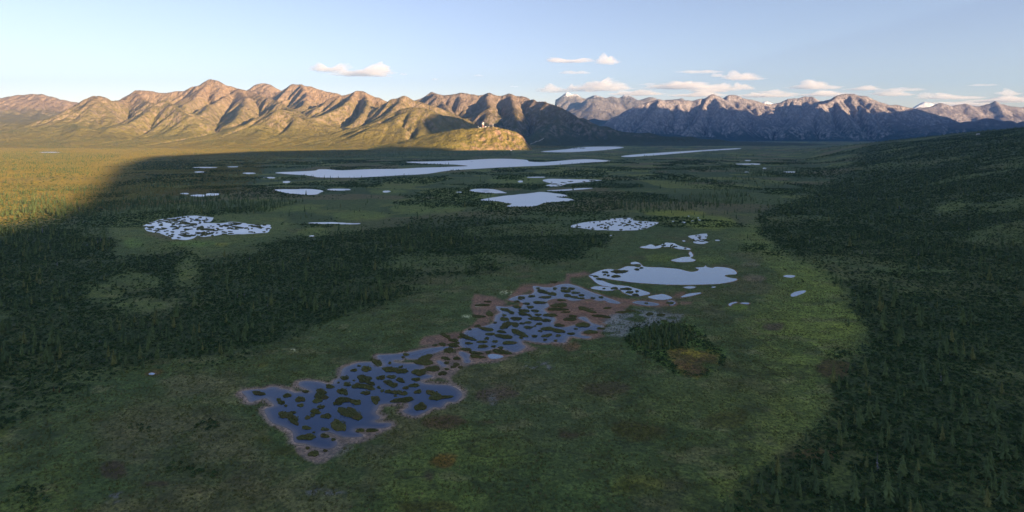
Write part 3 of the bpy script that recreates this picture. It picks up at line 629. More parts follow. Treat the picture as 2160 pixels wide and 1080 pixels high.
MEADOWS = [(280,588,110,40),(390,560,60,60),(220,620,90,40),(300,645,120,20),(660,490,70,22),(760,455,120,22),(900,440,160,24),(980,410,140,30),(1090,380,120,18),(600,440,140,14),(1440,455,110,10),(1510,470,70,26),(1480,548,100,16),(1395,545,70,20),(1650,405,60,6),(1730,400,60,5),(820,404,80,10),(2010,455,60,14)]
CLEAR = [(280,590,100,34),(395,565,50,60),(215,620,80,36),(310,642,130,18),(440,530,80,30),(1800,960,60,30),(1770,1000,40,60),(2010,455,70,16)]
GROVE = ell(1397, 714, 140, 52, 18, -6)
GROVE_RIM = [(1315,715),(1330,690),(1380,680),(1440,684),(1480,700),(1500,725),(1530,745),(1525,770),(1500,790),(1460,797),(1420,785),(1370,755),(1330,740)]
def forest_density(px, py, x, y):
    j = (fbm(x, y, 45, 4, 101)-.5)*70*np.clip((py-HY)/420, .06, 1.2)
    fl = mask(px, py, FOREST_L, 12, j); fr = mask(px, py, FOREST_R, 20, j)
    clear = np.zeros_like(px)
    for c in CLEAR: clear = np.maximum(clear, mask(px, py, ell(*c), 13, j*.9))
    glade = smooth(.57, .68, fbm(x*.7, y, 95, 4, 111))
    clear = np.maximum(clear, glade*.75)
    return fl, fr, clear

# ground mesh --------------------------------------------------------------
dpy = np.concatenate([np.linspace(6.2, 120, 96), np.arange(121.4, 860, 1.75), np.geomspace(870, 1900, 36)])
Yr = CAMH*FPX/dpy[::-1]
ui = np.linspace(-1110, 1110, 1010)/FPX
uo = np.geomspace(.0125, 1.15, 46)
uu = np.concatenate([-(uo[::-1]+ui[-1]), ui, uo+ui[-1]])
GU, GY = np.meshgrid(uu, Yr); GX = GU*GY
gpx = CX+FPX*GU; gpy = HY+CAMH*FPX/GY
x, y, px, py = (a.ravel() for a in (GX, GY, gpx, gpy))
z = relief(x, y)+slope_z(x, y)
# projected row where the slope lifts the ground
pyz = HY+(CAMH-z)*FPX/y
c = np.zeros((len(x), 3)); wet = np.zeros(len(x))
def paint(m, col): 
    global c
    c = c*(1-m[:, None])+np.array(col)*m[:, None]
n60 = fbm(x, y, 60, 4, 201); n200 = fbm(x, y, 220, 4, 211); n15 = fbm(x, y, 15, 4, 221); n700 = fbm(x, y, 800, 3, 231)
j1 = (n15-.5)*26*np.clip((py-HY)/420, .05, 1.3)
c[:] = (.055, .073, .030)
paint(smooth(.52, .66, n60)*.8, (.080, .072, .042))                    # dry brown sedge
paint(smooth(.53, .66, fbm(x, y, 38, 4, 241))*.8, (.050, .072, .028))
far = smooth(520, 420, py)
paint(far, (.052, .068, .028))
paint(far*smooth(.47, .60, n200)*.9, (.033, .050, .022))
paint(far*smooth(.56, .66, fbm(x, y, 130, 4, 251))*.9, (.095, .105, .034))
paint(far*smooth(.60, .70, fbm(x, y, 170, 3, 261))*.8, (.088, .072, .046))
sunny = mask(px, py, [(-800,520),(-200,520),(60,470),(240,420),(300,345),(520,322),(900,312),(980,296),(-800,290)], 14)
paint(sunny*.85, (.125, .100, .034)); paint(sunny*smooth(.5, .62, n200)*.5, (.085, .08, .03))  # sunlight painted into the tint: lit plain brighter and more golden
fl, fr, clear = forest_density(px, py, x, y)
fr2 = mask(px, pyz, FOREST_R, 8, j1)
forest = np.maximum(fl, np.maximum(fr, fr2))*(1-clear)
# light meadow on the right side of the marsh and patches
paint(mask(px, py, [(1590,470),(1650,520),(1730,565),(1800,620),(1830,690),(1820,740),(1740,800),(1750,850),(1700,930),(1600,1000),(1540,1060),(1420,1090),(1500,980),(1600,900),(1650,820),(1600,760),(1560,690),(1600,640),(1640,590),(1600,540),(1540,500)], 22, j1)*.75, (.102, .122, .038))
paint(mask(px, py, [(1640,560),(1720,565),(1810,625),(1820,690),(1760,740),(1680,770),(1620,720),(1660,660),(1690,610)], 22, j1)*.8, (.124, .148, .040))
paint(mask(px, py, [(1400,800),(1560,780),(1660,830),(1640,900),(1540,980),(1400,960),(1340,880)], 40, j1)*.45, (.085, .095, .035))
paint(mask(px, py, [(800,1000),(860,940),(960,880),(1060,900),(1110,960),(1060,1040),(1000,1100),(820,1100)], 34, j1)*.75, (.082, .105, .032))
paint(mask(px, py, [(1130,1040),(1300,1020),(1330,1100),(1100,1100)], 24, j1)*.6, (.07, .10, .034))
paint(mask(px, py, ell(1350, 1025, 110, 34), 12, j1)*.7, (.11, .11, .03))
paint(mask(px, py, [(200,890),(330,850),(470,860),(540,920),(600,990),(520,1040),(330,1020),(220,960)], 40, j1)*.6, (.100, .080, .056))
paint(mask(px, py, [(330,800),(430,790),(520,800),(480,830),(360,830)], 16, j1)*.6, (.105, .083, .055))
paint(mask(px, py, [(1000,760),(1180,740),(1300,800),(1340,900),(1200,950),(1000,930),(960,860)], 40, j1)*.5, (.062, .072, .04))
paint(mask(px, py, [(-60,870),(20,900),(30,960),(-60,1000)], 14, j1)*.8, (.11, .12, .03)); paint(mask(px, py, [(40,1010),(140,980),(160,1090),(-40,1090)], 20, j1)*.6, (.085, .10, .03))
paint(mask(px, py, LIGHT_L, 10, j1)*.8, (.085, .10, .036))
paint(mask(px, py, CB([(170,300),(190,420),(420,500),(620,540),(1000,520),(1150,480),(950,460),(500,440),(200,390)]), 6, j1*.5)*.75, (.098, .075, .052))
paint(mask(px, py, CB(ell(860, 560, 700, 80, 14)), 5, j1*.4)*.8, (.095, .135, .036)); paint(mask(px, py, CB(ell(1260, 575, 180, 40, 12)), 4)*.8, (.17, .15, .03)); paint(mask(px, py, CB(ell(10, 560, 300, 120, 12)), 6, j1*.4)*.7, (.09, .13, .035))
for m_ in MEADOWS: paint(mask(px, py, ell(*m_), 5, j1*.5)*.75, (.098, .118, .036))
paint(mask(px, py, ell(1500, 470, 110, 30), 6, j1*.4)*.7, (.13, .14, .03)); paint(mask(px, py, ell(1425, 450, 130, 12), 4)*.8, (.15, .15, .03))
paint(mask(px, py, ell(1555, 648, 52, 18), 4)*.8, (.10, .12, .03)); paint(mask(px, py, C8(ell(1890, 430, 170, 80, 14)), 4, j1*.3)*.4, (.09, .09, .05)); paint(mask(px, py, C8(ell(1895, 432, 110, 44, 12)), 3)*.8, (.12, .15, .03))
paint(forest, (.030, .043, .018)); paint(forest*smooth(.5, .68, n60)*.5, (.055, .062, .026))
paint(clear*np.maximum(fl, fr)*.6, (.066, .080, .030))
paint(mask(px, py, GROVE_RIM, 8, j1)*.9, (.060, .095, .024))
paint(mask(px, py, [(1410,740),(1470,730),(1515,750),(1510,775),(1470,790),(1430,780)], 8, j1)*smooth(.35, .6, n15+.1)*.8, (.11, .062, .022)); paint(mask(px, py, [(1400,738),(1500,730),(1520,770),(1470,792),(1420,775)], 8, j1)*smooth(.56, .64, fbm(x, y, 5, 3, 271)), (.16, .12, .02)); paint(mask(px, py, [(1420,765),(1480,760),(1500,785),(1450,790)], 6, j1)*.6, (.11, .055, .04))
thr = np.abs(fbm(x*.6, y, 34, 5, 331)-.5)
paint(smooth(.022, .004, thr)*smooth(700, 300, y)*(1-forest)*.55, (.030, .034, .018))
paint(smooth(.60, .72, fbm(x*.8, y, 12, 4, 341))*smooth(800, 300, y)*(1-forest)*.6, (.115, .105, .062))
paint(smooth(.62, .72, fbm(x*.8, y, 22, 4, 351))*smooth(900, 300, y)*(1-forest)*.6, (.034, .050, .022))
# brown and black hollows
for (a_x, a_y, w_, h_, col) in [(1220,918,80,26,(.055,.036,.022)),(1350,910,110,30,(.050,.046,.014)),(1535,885,80,40,(.055,.055,.016)),(935,975,50,30,(.11,.060,.014)),(908,1010,26,24,(.045,.035,.025)),(545,925,70,26,(.060,.060,.012)),(600,955,80,20,(.055,.055,.014)),(330,1020,50,14,(.05,.035,.026)),(240,990,40,20,(.06,.04,.03)),(970,890,150,18,(.075,.045,.028)),(1050,830,90,30,(.075,.05,.045)),(1280,820,90,40,(.05,.042,.026)),(1760,780,80,40,(.055,.04,.02)),(1700,960,120,40,(.06,.045,.02)),(325,788,36,10,(.12,.06,.02)),(1630,690,40,12,(.08,.055,.05)),(1210,730,26,10,(.12,.065,.045)),(1590,590,40,14,(.12,.09,.075)),(1585,560,40,8,(.13,.10,.085)),(560,772,20,8,(.08,.08,.02)),(1320,1030,60,16,(.05,.055,.014)),(900,1070,120,16,(.05,.05,.014))]:
    paint(mask(px, py, ell(a_x, a_y, w_, h_), 6, j1*1.1)*.9, col)
for (a_x, a_y, w_, h_) in [(708,1040,110,24),(725,1055,40,10),(243,1050,30,12),(1110,775,30,10),(1140,772,20,8),(1045,840,20,8)]:
    m_ = mask(px, py, ell(a_x, a_y, w_, h_), 6, j1*1.5)*smooth(.45, .62, fbm(x, y, 4, 3, 281)); paint(m_*.8, (.09, .08, .11)); wet = np.maximum(wet, m_*.9)
# mud
MUD = [C7([(595,740),(610,800),(625,860),(680,912),(760,948),(835,945),(895,892),(950,830),(965,795),(1085,782),(1240,722),(1322,672),(1310,640),(1200,660),(1040,690),(900,730),(820,720),(700,790)]),
       C7([(225,400),(500,390),(720,405),(700,345),(640,345),(660,400),(420,390)]),
       C7([(1500,250),(1560,190),(1650,150),(1780,150),(1900,150),(2060,190),(2150,190),(2060,215),(1880,235),(1800,260),(1740,330),(1780,400),(1720,395),(1700,360),(1540,300)]),
       C7([(1480,110),(1530,40),(1640,20),(1790,10),(1850,-20),(1800,80),(1700,90),(1600,110)]),
       C8([(60,350),(190,370),(150,425),(60,470),(20,520),(-60,600),(-160,650),(-250,700),(-330,740),(-200,735),(-60,690),(60,580),(160,470)]),
       C8([(250,360),(330,280),(420,275),(640,250),(660,200),(790,180),(820,195),(690,225),(680,270),(440,300),(320,350)]),
       C8([(440,370),(640,370),(830,380),(1000,400),(1120,400),(1100,440),(1000,520),(930,560),(900,620),(930,640),(830,660),(760,640),(700,580),(560,560),(480,490),(430,440)]),
       C8([(900,345),(1040,365),(1150,385),(1420,385),(1450,410),(1300,430),(1120,420),(1040,400)]),
       C8([(330,690),(470,720),(420,745),(250,790),(180,800),(80,770),(0,750),(-80,800),(-100,880),(-160,860),(-120,760),(0,740),(200,760)]),
       C8([(640,650),(660,690),(560,700),(540,690)]), C8([(1440,340),(1500,330),(1480,360),(1420,360)]), C8([(1470,400),(1550,395),(1540,410),(1480,412)]), [(1000,620),(1045,625),(1075,640),(1040,662),(1005,670),(990,650)]]
sdw = np.full(len(x), 1e9)
near = (py > 520) & (py < 1010) & (px > 430) & (px < 1640)
idx = np.where(near)[0]
for poly, mat in PONDW:
    if mat == 'water_near' or (poly[:, 1].mean() < 700 and mat == 'water_mid'):
        b = (x[idx] > poly[:, 0].min()-14) & (x[idx] < poly[:, 0].max()+14) & (y[idx] > poly[:, 1].min()-14) & (y[idx] < poly[:, 1].max()+14)
        ii = idx[b]
        if len(ii): sdw[ii] = np.minimum(sdw[ii], -poly_sd(x[ii], y[ii], poly)*(1 if mat == 'water_near' else 3.0))
mud = np.zeros(len(x))
for m_ in MUD: mud = np.maximum(mud, mask(px, py, m_, 4.5, j1*.5))
mud = np.maximum(mud, smooth(3.6, .9, sdw+(n15-.5)*5))
red = smooth(430, 300, y)*0+smooth(300, 380, y)
mc = np.array((.175, .112, .130))[None]*(1-red[:, None])+np.array((.165, .080, .074))[None]*red[:, None]
c = c*(1-mud[:, None]*.93)+mc*mud[:, None]*.93
pale = smooth(1.6, .2, np.abs(sdw))*(y < 420)
c = c*(1-pale[:, None]*.55)+np.array((.27, .195, .25))[None]*pale[:, None]*.55
wet = np.maximum(wet, mud*.35)
sh = mask(px, py, C8([(980,500),(1100,440),(1280,450),(1480,490),(1470,540),(1300,560),(1130,600),(1040,640),(960,640),(900,590),(900,550)]), 7, j1)*smooth(.40, .55, fbm(x, y, 7, 4, 291)+.04)
paint(sh*.85, (.105, .10, .135)); wet = np.maximum(wet, sh*1.0)
m_ = mask(px, py, [(655,945),(700,938),(745,945),(720,968),(670,970)], 6, j1*.4)*.6; paint(m_, (.15, .11, .14))
# bleached driftwood-like lichen streaks near the middle pond
for (a_x, a_y, w_, h_) in [(1068,618,26,9),(1008,645,14,6),(985,668,20,4),(620,738,12,5)]:
    paint(mask(px, py, ell(a_x, a_y, w_, h_), 3)*smooth(.5, .6, fbm(x, y, 2.5, 3, 311)), (.40, .40, .33))
# lay the ground flat under water, lift tussocky banks beside it
inwater = np.zeros(len(x), bool)
for poly, mat in PONDW:
    ii = np.where((x > poly[:, 0].min()-8) & (x < poly[:, 0].max()+8) & (y > poly[:, 1].min()-30) & (y < poly[:, 1].max()+30))[0]
    if len(ii): inwater[ii] |= poly_sd(x[ii], y[ii], poly) > -np.clip(y[ii]*.008, 1.0, 20)
z = np.where(inwater, -.02, z)
z += np.where(inwater | (mud > .3), 0, (fbm(x, y, 3.2, 3, 321)-.5)*.5*smooth(900, 350, y))
z = np.where(~inwater & (mud < .3), np.maximum(z, -.1), z)
z -= smooth(7000, 26000, y)*4
verts = np.stack([x, y, z], 1)
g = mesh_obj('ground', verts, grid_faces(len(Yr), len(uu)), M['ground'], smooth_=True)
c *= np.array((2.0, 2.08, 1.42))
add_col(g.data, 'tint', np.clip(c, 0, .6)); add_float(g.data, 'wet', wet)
tag(g, 'flat boggy valley floor of sedge, moss and mud', 'ground', None, 'structure')
print('ground', len(verts), time.time()-T0)

def terrain(x, y):
    z = slope_z(x, y)
    for f in FIELDS: z = np.maximum(z, f.sample(x, y))
    return z
def drape(px, py, y0=2500, y1=12000):
    Yq = np.linspace(y0, y1, 3000); Xq = (px-CX)/FPX*Yq; zr = CAMH-(py-HY)/FPX*Yq; zt = terrain(Xq, Yq)
    k = np.argmax(zt >= zr); return float(Xq[k]), float(Yq[k]), float(zt[k])

# ------------------------------------------------------------------ plants
def spruce_mesh(seed, tiers, per, fat=.15, ragged=.3):
    r = random.Random(seed); V_, F_ = [], []
    for k in range(tiers):
        f = k/(tiers-1); h0 = .06+.90*f
        R = fat*((1-f)**.72*.94+.06)*(1+.25*math.sin(k*2.1+seed)*ragged+.15*(r.random()-.5))
        if f < .12: R *= .72
        a0 = r.random()*6.28
        for i in range(per):
            a = a0+i*2*math.pi/per+r.uniform(-.3, .3); rr_ = R*(1+r.uniform(-.45, .35)*ragged*2)
            drop = rr_*r.uniform(.35, .9); wd = math.pi/per*r.uniform(.75, 1.15)
            b = len(V_)
            V_ += [(0, 0, h0+.055*(1-f)+.012), (rr_*.75*math.cos(a-wd), rr_*.75*math.sin(a-wd), h0-drop*.55),
                   (rr_*math.cos(a), rr_*math.sin(a), h0-drop), (rr_*.75*math.cos(a+wd), rr_*.75*math.sin(a+wd), h0-drop*.55)]
            F_ += [(b, b+1, b+2), (b, b+2, b+3)]
    b = len(V_); V_ += [(.012, 0, .94), (-.006, .01, .94), (-.006, -.01, .94), (0, 0, 1.03)]; F_ += [(b, b+1, b+3), (b+1, b+2, b+3), (b+2, b, b+3)]
    return V_, F_
def trunk_mesh():
    V_, F_ = [], []
    for h, r in ((-.03, .016), (.3, .011), (.97, .002)):
        for i in range(5): V_.append((r*math.cos(i*1.2566), r*math.sin(i*1.2566), h))
    for k in range(2):
        for i in range(5): F_.append((k*5+i, k*5+(i+1) % 5, k*5+5+(i+1) % 5, k*5+5+i))
    return V_, F_
def snag_mesh(seed):
    r = random.Random(seed); V_, F_ = spruce_mesh(seed, 12, 4, .075, .9)
    keep = [f for i, f in enumerate(F_) if r.random() < .75]; return V_, keep
def shrub_mesh(seed, n=26):
    r = random.Random(seed); V_, F_ = [], []
    for i in range(n):
        a = r.random()*6.283; u = r.random()**.6; zc = (1-u*u)*.75*r.uniform(.55, 1.1); c0 = Vector((u*.95*math.cos(a), u*.95*math.sin(a), zc))
        nrm = Vector((c0.x*.8+r.uniform(-.5, .5), c0.y*.8+r.uniform(-.5, .5), .7+r.uniform(-.3, .3))).normalized()
        t = nrm.orthogonal().normalized(); s = nrm.cross(t); q = r.random()*6.28; t, s = t*math.cos(q)+s*math.sin(q), s*math.cos(q)-t*math.sin(q)
        k = r.uniform(.16, .34); b = len(V_)
        V_ += [tuple(c0+t*k), tuple(c0+s*k*.8), tuple(c0-t*k), tuple(c0-s*k*.8)]; F_.append((b, b+1, b+2, b+3))
    return V_, F_
def tuft_mesh(seed, n=9):
    r = random.Random(seed); V_, F_ = [], []
    for i in range(n):
        a = r.random()*6.28; d = r.random()*.45; x0, y0 = d*math.cos(a), d*math.sin(a); q = r.random()*6.28; b = len(V_)
        wv = .10; lx, ly = r.uniform(-.35, .35), r.uniform(-.35, .35); h = r.uniform(.45, 1)
        V_ += [(x0-wv*math.cos(q), y0-wv*math.sin(q), 0), (x0+wv*math.cos(q), y0+wv*math.sin(q), 0), (x0+lx, y0+ly, h)]; F_.append((b, b+1, b+2))
    return V_, F_
def proto_collection(name, objs):
    c_ = bpy.data.collections.new(name)
    for o in objs: c_.objects.link(o)
    return c_
def instancer(name, pts, scale, rot, pick, coll, label, cat, lean=None):
    me = bpy.data.meshes.new(name); me.vertices.add(len(pts)); me.vertices.foreach_set('co', np.asarray(pts, np.float32).ravel())
    add_float(me, 'size', scale); add_float(me, 'turn', rot)
    a = me.attributes.new('pick', 'INT', 'POINT'); a.data.foreach_set('value', np.asarray(pick, np.int32))
    o = bpy.data.objects.new(name, me); COL.objects.link(o)
    ng = bpy.data.node_groups.new(name, 'GeometryNodeTree')
    ng.interface.new_socket('Geometry', in_out='INPUT', socket_type='NodeSocketGeometry'); ng.interface.new_socket('Geometry', in_out='OUTPUT', socket_type='NodeSocketGeometry')
    N = ng.nodes.new; gi, go = N('NodeGroupInput'), N('NodeGroupOutput')
    ci = N('GeometryNodeCollectionInfo'); ci.inputs[0].default_value = coll; ci.inputs['Separate Children'].default_value = True; ci.inputs['Reset Children'].default_value = True
    iop = N('GeometryNodeInstanceOnPoints'); iop.inputs['Pick Instance'].default_value = True
    def attr(nm, t):
        n_ = N('GeometryNodeInputNamedAttribute'); n_.data_type = t; n_.inputs[0].default_value = nm; return n_.outputs[0]
    cx = N('ShaderNodeCombineXYZ'); lk = ng.links.new
    lk(attr('turn', 'FLOAT'), cx.inputs[2])
    lk(gi.outputs[0], iop.inputs['Points']); lk(ci.outputs[0], iop.inputs['Instance']); lk(attr('pick', 'INT'), iop.inputs['Instance Index'])
    lk(cx.outputs[0], iop.inputs['Rotation']); lk(attr('size', 'FLOAT'), iop.inputs['Scale']); lk(iop.outputs[0], go.inputs[0])
    md = o.modifiers.new('scatter', 'NODES'); md.node_group = ng
    tag(o, label, cat, None, 'stuff'); return o

def to_px(x, y, z): return CX+FPX*x/y, HY+(CAMH-z)*FPX/y
def blocked(x, y, pad=1.0):
    b = np.zeros(len(x), bool)
    for poly, mat in PONDW:
        ii = np.where((x > poly[:, 0].min()-pad) & (x < poly[:, 0].max()+pad) & (y > poly[:, 1].min()-pad) & (y < poly[:, 1].max()+pad))[0]
        if len(ii): b[ii] |= poly_sd(x[ii], y[ii], poly) > -pad
    return b
def candidates(y0, y1, dens, umax=None):
    umax = umax or (1.35 if y0 < 1000 else 1.1 if y0 < 2500 else .95)
    n = int(umax*(y1*y1-y0*y0)*dens)
    yy = np.sqrt(RNG.uniform(y0*y0, y1*y1, n)); xx = RNG.uniform(-umax, umax, n)*yy; return xx, yy
# --- spruces
TX, TY, TH = [], [], []
def spruces(y0, y1, dens):
    xx, yy = candidates(y0, y1, dens)
    zz = slope_z(xx, yy); p0, q0 = to_px(xx, yy, zz*0); _, q1 = to_px(xx, yy, zz)
    fl, fr, clear = forest_density(p0, q0, xx, yy); fr = np.maximum(fr, mask(p0, q1, FOREST_R, 6, 0))
    nn = fbm(xx, yy, 90, 4, 401); n2 = fbm(xx, yy, 260, 3, 411)
    d = np.maximum(fl*(.20+.75*smooth(.38, .68, nn)), fr*(.16+.66*smooth(.35, .68, nn)))*(1-.93*clear)
    d = np.maximum(d, .06*np.maximum(mask(p0, q0, FOREST_L, 36), mask(p0, q0, FOREST_R, 60)))
    plain = (q0 < 470)*(1-np.maximum(fl, fr))
    d = np.maximum(d, plain*(.03+.75*smooth(.53, .66, n2)*smooth(.4, .6, nn)))
    stand = mask(p0, q0, [(120,440),(300,420),(520,415),(640,425),(560,448),(300,452),(140,462)], 5)
    stand = np.maximum(stand, mask(p0, q0, [(-200,410),(60,405),(140,425),(130,455),(-200,462)], 6)); stand = np.maximum(stand, mask(p0, q0, [(-200,322),(120,322),(260,326),(180,352),(-200,372)], 4))
    stand = np.maximum(stand, mask(p0, q0, [(560,316),(1080,320),(1080,330),(700,335),(480,328)], 3)); stand = np.maximum(stand, mask(p0, q0, [(1380,420),(1560,405),(1600,425),(1500,440),(1330,438)], 5))
    d = np.maximum(d, stand*.9)
    ok = (RNG.random(len(xx)) < d) & ~blocked(xx, yy, 2.0)
    xx, yy = xx[ok], yy[ok]; hf = fl[ok]
    h = RNG.gamma(3.6, 1.25, len(xx))*1.0+1.2
    h *= .75+.6*fbm(xx, yy, 120, 2, 421)
    TX.append(xx); TY.append(yy); TH.append(np.clip(h, 1.6, 13))
spruces(185, 520, 1/40.); spruces(520, 1100, 1/48.); spruces(1100, 2200, 1/85.); spruces(2200, 5200, 1/230.)
TX, TY, TH = (np.concatenate(a) for a in (TX, TY, TH))
# sparse trees on the hill and on the sunlit apron
xx = RNG.uniform(-1450, 300, 5200); yy = RNG.uniform(4350, 5500, 5200); zz = Hh.sample(xx, yy)
k = (zz > 0) & (zz < 120) & (RNG.random(len(xx)) < np.where(zz < 45, .75, .25)); TX = np.append(TX, xx[k]); TY = np.append(TY, yy[k]); TH = np.append(TH, RNG.uniform(4, 9, k.sum()))
yy = np.sqrt(RNG.uniform(5200.**2, 7600.**2, 26000)); xx = RNG.uniform(-.92, .12, 26000)*yy; zz = L.sample(xx, yy)
k = (zz < 260) & (fbm(xx, yy, 350, 4, 431) > .44); TX = np.append(TX, xx[k]); TY = np.append(TY, yy[k]); TH = np.append(TH, RNG.uniform(6, 13, k.sum()))
# trees picked out one by one in the photo: px, foot row, height in rows
HAND = [(186,836,36,0),(257,790,28,0),(236,787,20,0),(109,793,27,0),(119,785,30,0),(107,915,18,0),(110,1020,22,0),(31,1055,16,0),(143,774,30,0),(186,773,28,0),(175,775,30,0),(286,773,30,0),(96,781,28,0),(82,767,30,0),(85,793,15,0),(47,792,15,0),(183,866,10,0),(113,826,18,2),(125,828,16,2),
 (1743,982,52,0),(1851,993,45,1),(1870,979,22,0),(1875,929,50,0),(1913,948,54,0),(1925,960,30,0),(1957,941,34,0),(1988,929,40,0),(1972,904,34,0),(1840,1017,38,0),(1689,1048,36,0),(1711,1033,32,0),(1845,1067,32,0),(1892,1052,28,0),(1919,1061,28,0),(1946,1082,32,0),(1829,1082,22,0),(1985,1055,22,0),(2083,1067,50,0),(2023,984,34,0),(2080,1014,15,0),(2040,1050,19,0),(1785,904,27,0),(1954,810,30,0),(1609,1030,20,1),(1640,1045,22,0),(1771,932,18,0),(1607,1055,14,0),(2108,891,25,0),(2106,916,40,0),(1906,984,22,0),(2101,941,24,0),(1985,806,26,1),(564,650,14,1),(501,630,18,1),(515,628,18,1)]
hx, hy_, hh_, hk = [], [], [], []
for (a, b, e, kd) in HAND:
    zz = 0.0
    for _ in range(6): X_, Y_ = W(a, b, zz); zz = float(slope_z(np.array([X_]), np.array([Y_]))[0])
    hx.append(X_); hy_.append(Y_); hh_.append(.86*e*Y_/FPX); hk.append(kd)
# the oval grove
gx, gy, gh = [], [], []
GP = np.array(GROVE)
while len(gx) < 240:
    a = rr.uniform(GP[:, 0].min(), GP[:, 0].max()); b = rr.uniform(GP[:, 1].min(), GP[:, 1].max())
    dd = inside_any(a, b, GROVE)
    if dd < 0: continue
    X_, Y_ = W(a, b)
    if any((X_-p)**2+(Y_-q_)**2 < 1.1 for p, q_ in zip(gx, gy)): continue
    gx.append(X_); gy.append(Y_); gh.append(rr.uniform(3.2, 5.6)*(.75+.25*min(1, dd/12)))
ax = np.concatenate([TX, hx, gx]); ay = np.concatenate([TY, hy_, gy]); ah = np.concatenate([TH, hh_, gh])
src = np.concatenate([np.zeros(len(TX), int), np.ones(len(hx), int), np.full(len(gx), 2)]); kd = np.concatenate([np.zeros(len(TX), int), hk, np.zeros(len(gx), int)])
# thin natural trees standing on the hand placed ones
az = terrain(ax, ay)
tp, tq = to_px(ax, ay, az)
vis = (np.abs(tp-CX) < 1085) & (tq < 1095) & (tq > 0)
app = np.where(vis, ah/ay*FPX, 0)+np.where(src == 1, 1000, 0)
top = np.argsort(-app)[:300]; ind = np.zeros(len(ax), bool); ind[top] = True
TMESH = [mesh_obj('crown', *spruce_mesh(s_, 15, 8, .15+.03*(s_ % 3), .34), M['spruce'], link=False).data for s_ in range(1, 8)]
SNAG = [mesh_obj('crown', *snag_mesh(s_), M['deadwood'], link=False).data for s_ in (21, 22)]
YEL = foliage_mat('rusty_spruce_needles', (.09, .06, .025), (.10, .065, .025), (.10, .06, .02))
RUST = mesh_obj('crown', *spruce_mesh(33, 14, 8, .14, .4), YEL, link=False).data
TR = mesh_obj('trunk', *trunk_mesh(), M['bark'], link=False).data; TRD = mesh_obj('trunk', *trunk_mesh(), M['deadwood'], link=False).data
RANK = ['tallest', 'second tallest', 'third tallest', 'fourth tallest', 'fifth tallest', 'sixth tallest', 'seventh tallest', 'eighth tallest', 'ninth tallest', 'tenth tallest', 'eleventh tallest', 'twelfth tallest', 'thirteenth tallest', 'fourteenth tallest', 'fifteenth tallest', 'sixteenth tallest']
def cell(px_, py_, s_):
    """where a spruce stands, in words one can follow in the picture"""
    if s_ == 2:
        GX = 'left end' if px_ < 1355 else 'left half' if px_ < 1395 else 'right half' if px_ < 1435 else 'right end'
        GY_ = 'back row' if py_ < 700 else 'middle' if py_ < 722 else 'front row'
        return f'in the {GY_} at the {GX} of the oval grove', 'spruces of the oval grove'
    rows = [(640, 'far above the oval grove'), (690, 'slightly above the oval grove'), (740, 'level with the oval grove'), (780, 'just below the oval grove'), (820, 'level with the foreground pond top'), (860, 'level with the foreground pond middle'), (900, 'level with the lower foreground pond'), (940, 'level with the foreground pond bottom'), (980, 'level with the pond mud tip'), (1015, 'below the pond mud tip'), (1045, 'near the bottom edge'), (2000, 'at the bottom edge')]
    rw = next(t_ for lim, t_ in rows if py_ < lim)
    if px_ > 1450:
        cols = [(1700, 'at the right forest border'), (1790, 'around the pale right clearing'), (1850, 'just right of pale clearing'), (1910, 'in the right forest, left part'), (1970, 'in the right forest, left centre'), (2030, 'in the right forest, right centre'), (2080, 'in the right forest, right part'), (2125, 'close to the right frame edge'), (9999, 'touching the right frame edge')]
        g_ = 'spruces of the right forest'
    else:
        cols = [(45, 'touching the left frame edge'), (95, 'close to the left frame edge'), (145, 'left of the lone tall spruce'), (200, 'straight above the lone tall spruce'), (260, 'right of the lone tall spruce'), (330, 'on the lower left forest rim'), (430, 'by the tiny red rimmed pool'), (560, 'on the forest rim above pond'), (660, 'on the rim left of middle pond'), (760, 'on the rim toward middle pond'), (9999, 'in the forest behind middle pond')]
        g_ = 'spruces of the left forest'
    return f'{next(t_ for lim, t_ in cols if px_ < lim)}, {rw}', g_
HAND_LAB = {0: 'tall lone full spruce standing apart at the lower tip of the left forest', 19: 'tall slim spruce at the left side of the pale clearing, lower right', 20: 'bare grey dead spruce right of the pale clearing, lower right',
            23: 'tallest narrow spruce in the right forest beside the pale clearing', 24: 'big pointed spruce, leftmost of the tight clump in the lower right forest', 5: 'small bushy spruce alone on the marsh at the lower left', 6: 'yellowish small spruce alone near the bottom left corner', 7: 'pale little spruce closest to the bottom left corner',
            17: 'rusty orange small spruce, left of a pair in the left scrub', 18: 'rusty orange small spruce, right of a pair in the left scrub', 37: 'tall slim spruce alone near the bottom right corner', 45: 'short grey dead snag at the lower end of the right scrub', 52: 'grey dead snag among green spruces high in the right forest', 53: 'thin white dead snag inside the left forest', 54: 'greyish dead spruce, left of a pair inside the left forest', 55: 'greyish dead spruce, right of a pair inside the left forest'}
cnt = 0
cells, LAB = {}, {}
for i in np.where(ind)[0]:
    hi = int(i-len(TX)) if src[i] == 1 else -1
    if hi in HAND_LAB: LAB[i] = (HAND_LAB[hi], None)
    else: cells.setdefault(cell(tp[i], tq[i], src[i]), []).append(i)
for (wd_, g_), mem in cells.items():
    mem.sort(key=lambda i_: -ah[i_]/ay[i_])
    for n_, i in enumerate(mem):
        lk_ = {0: 'dark spruce', 1: 'grey spruce', 2: 'rusty spruce'}[int(kd[i])]
        LAB[i] = (f'{RANK[n_]} {lk_} {wd_}' if n_ < 16 else f'lesser {lk_} {wd_}', g_)
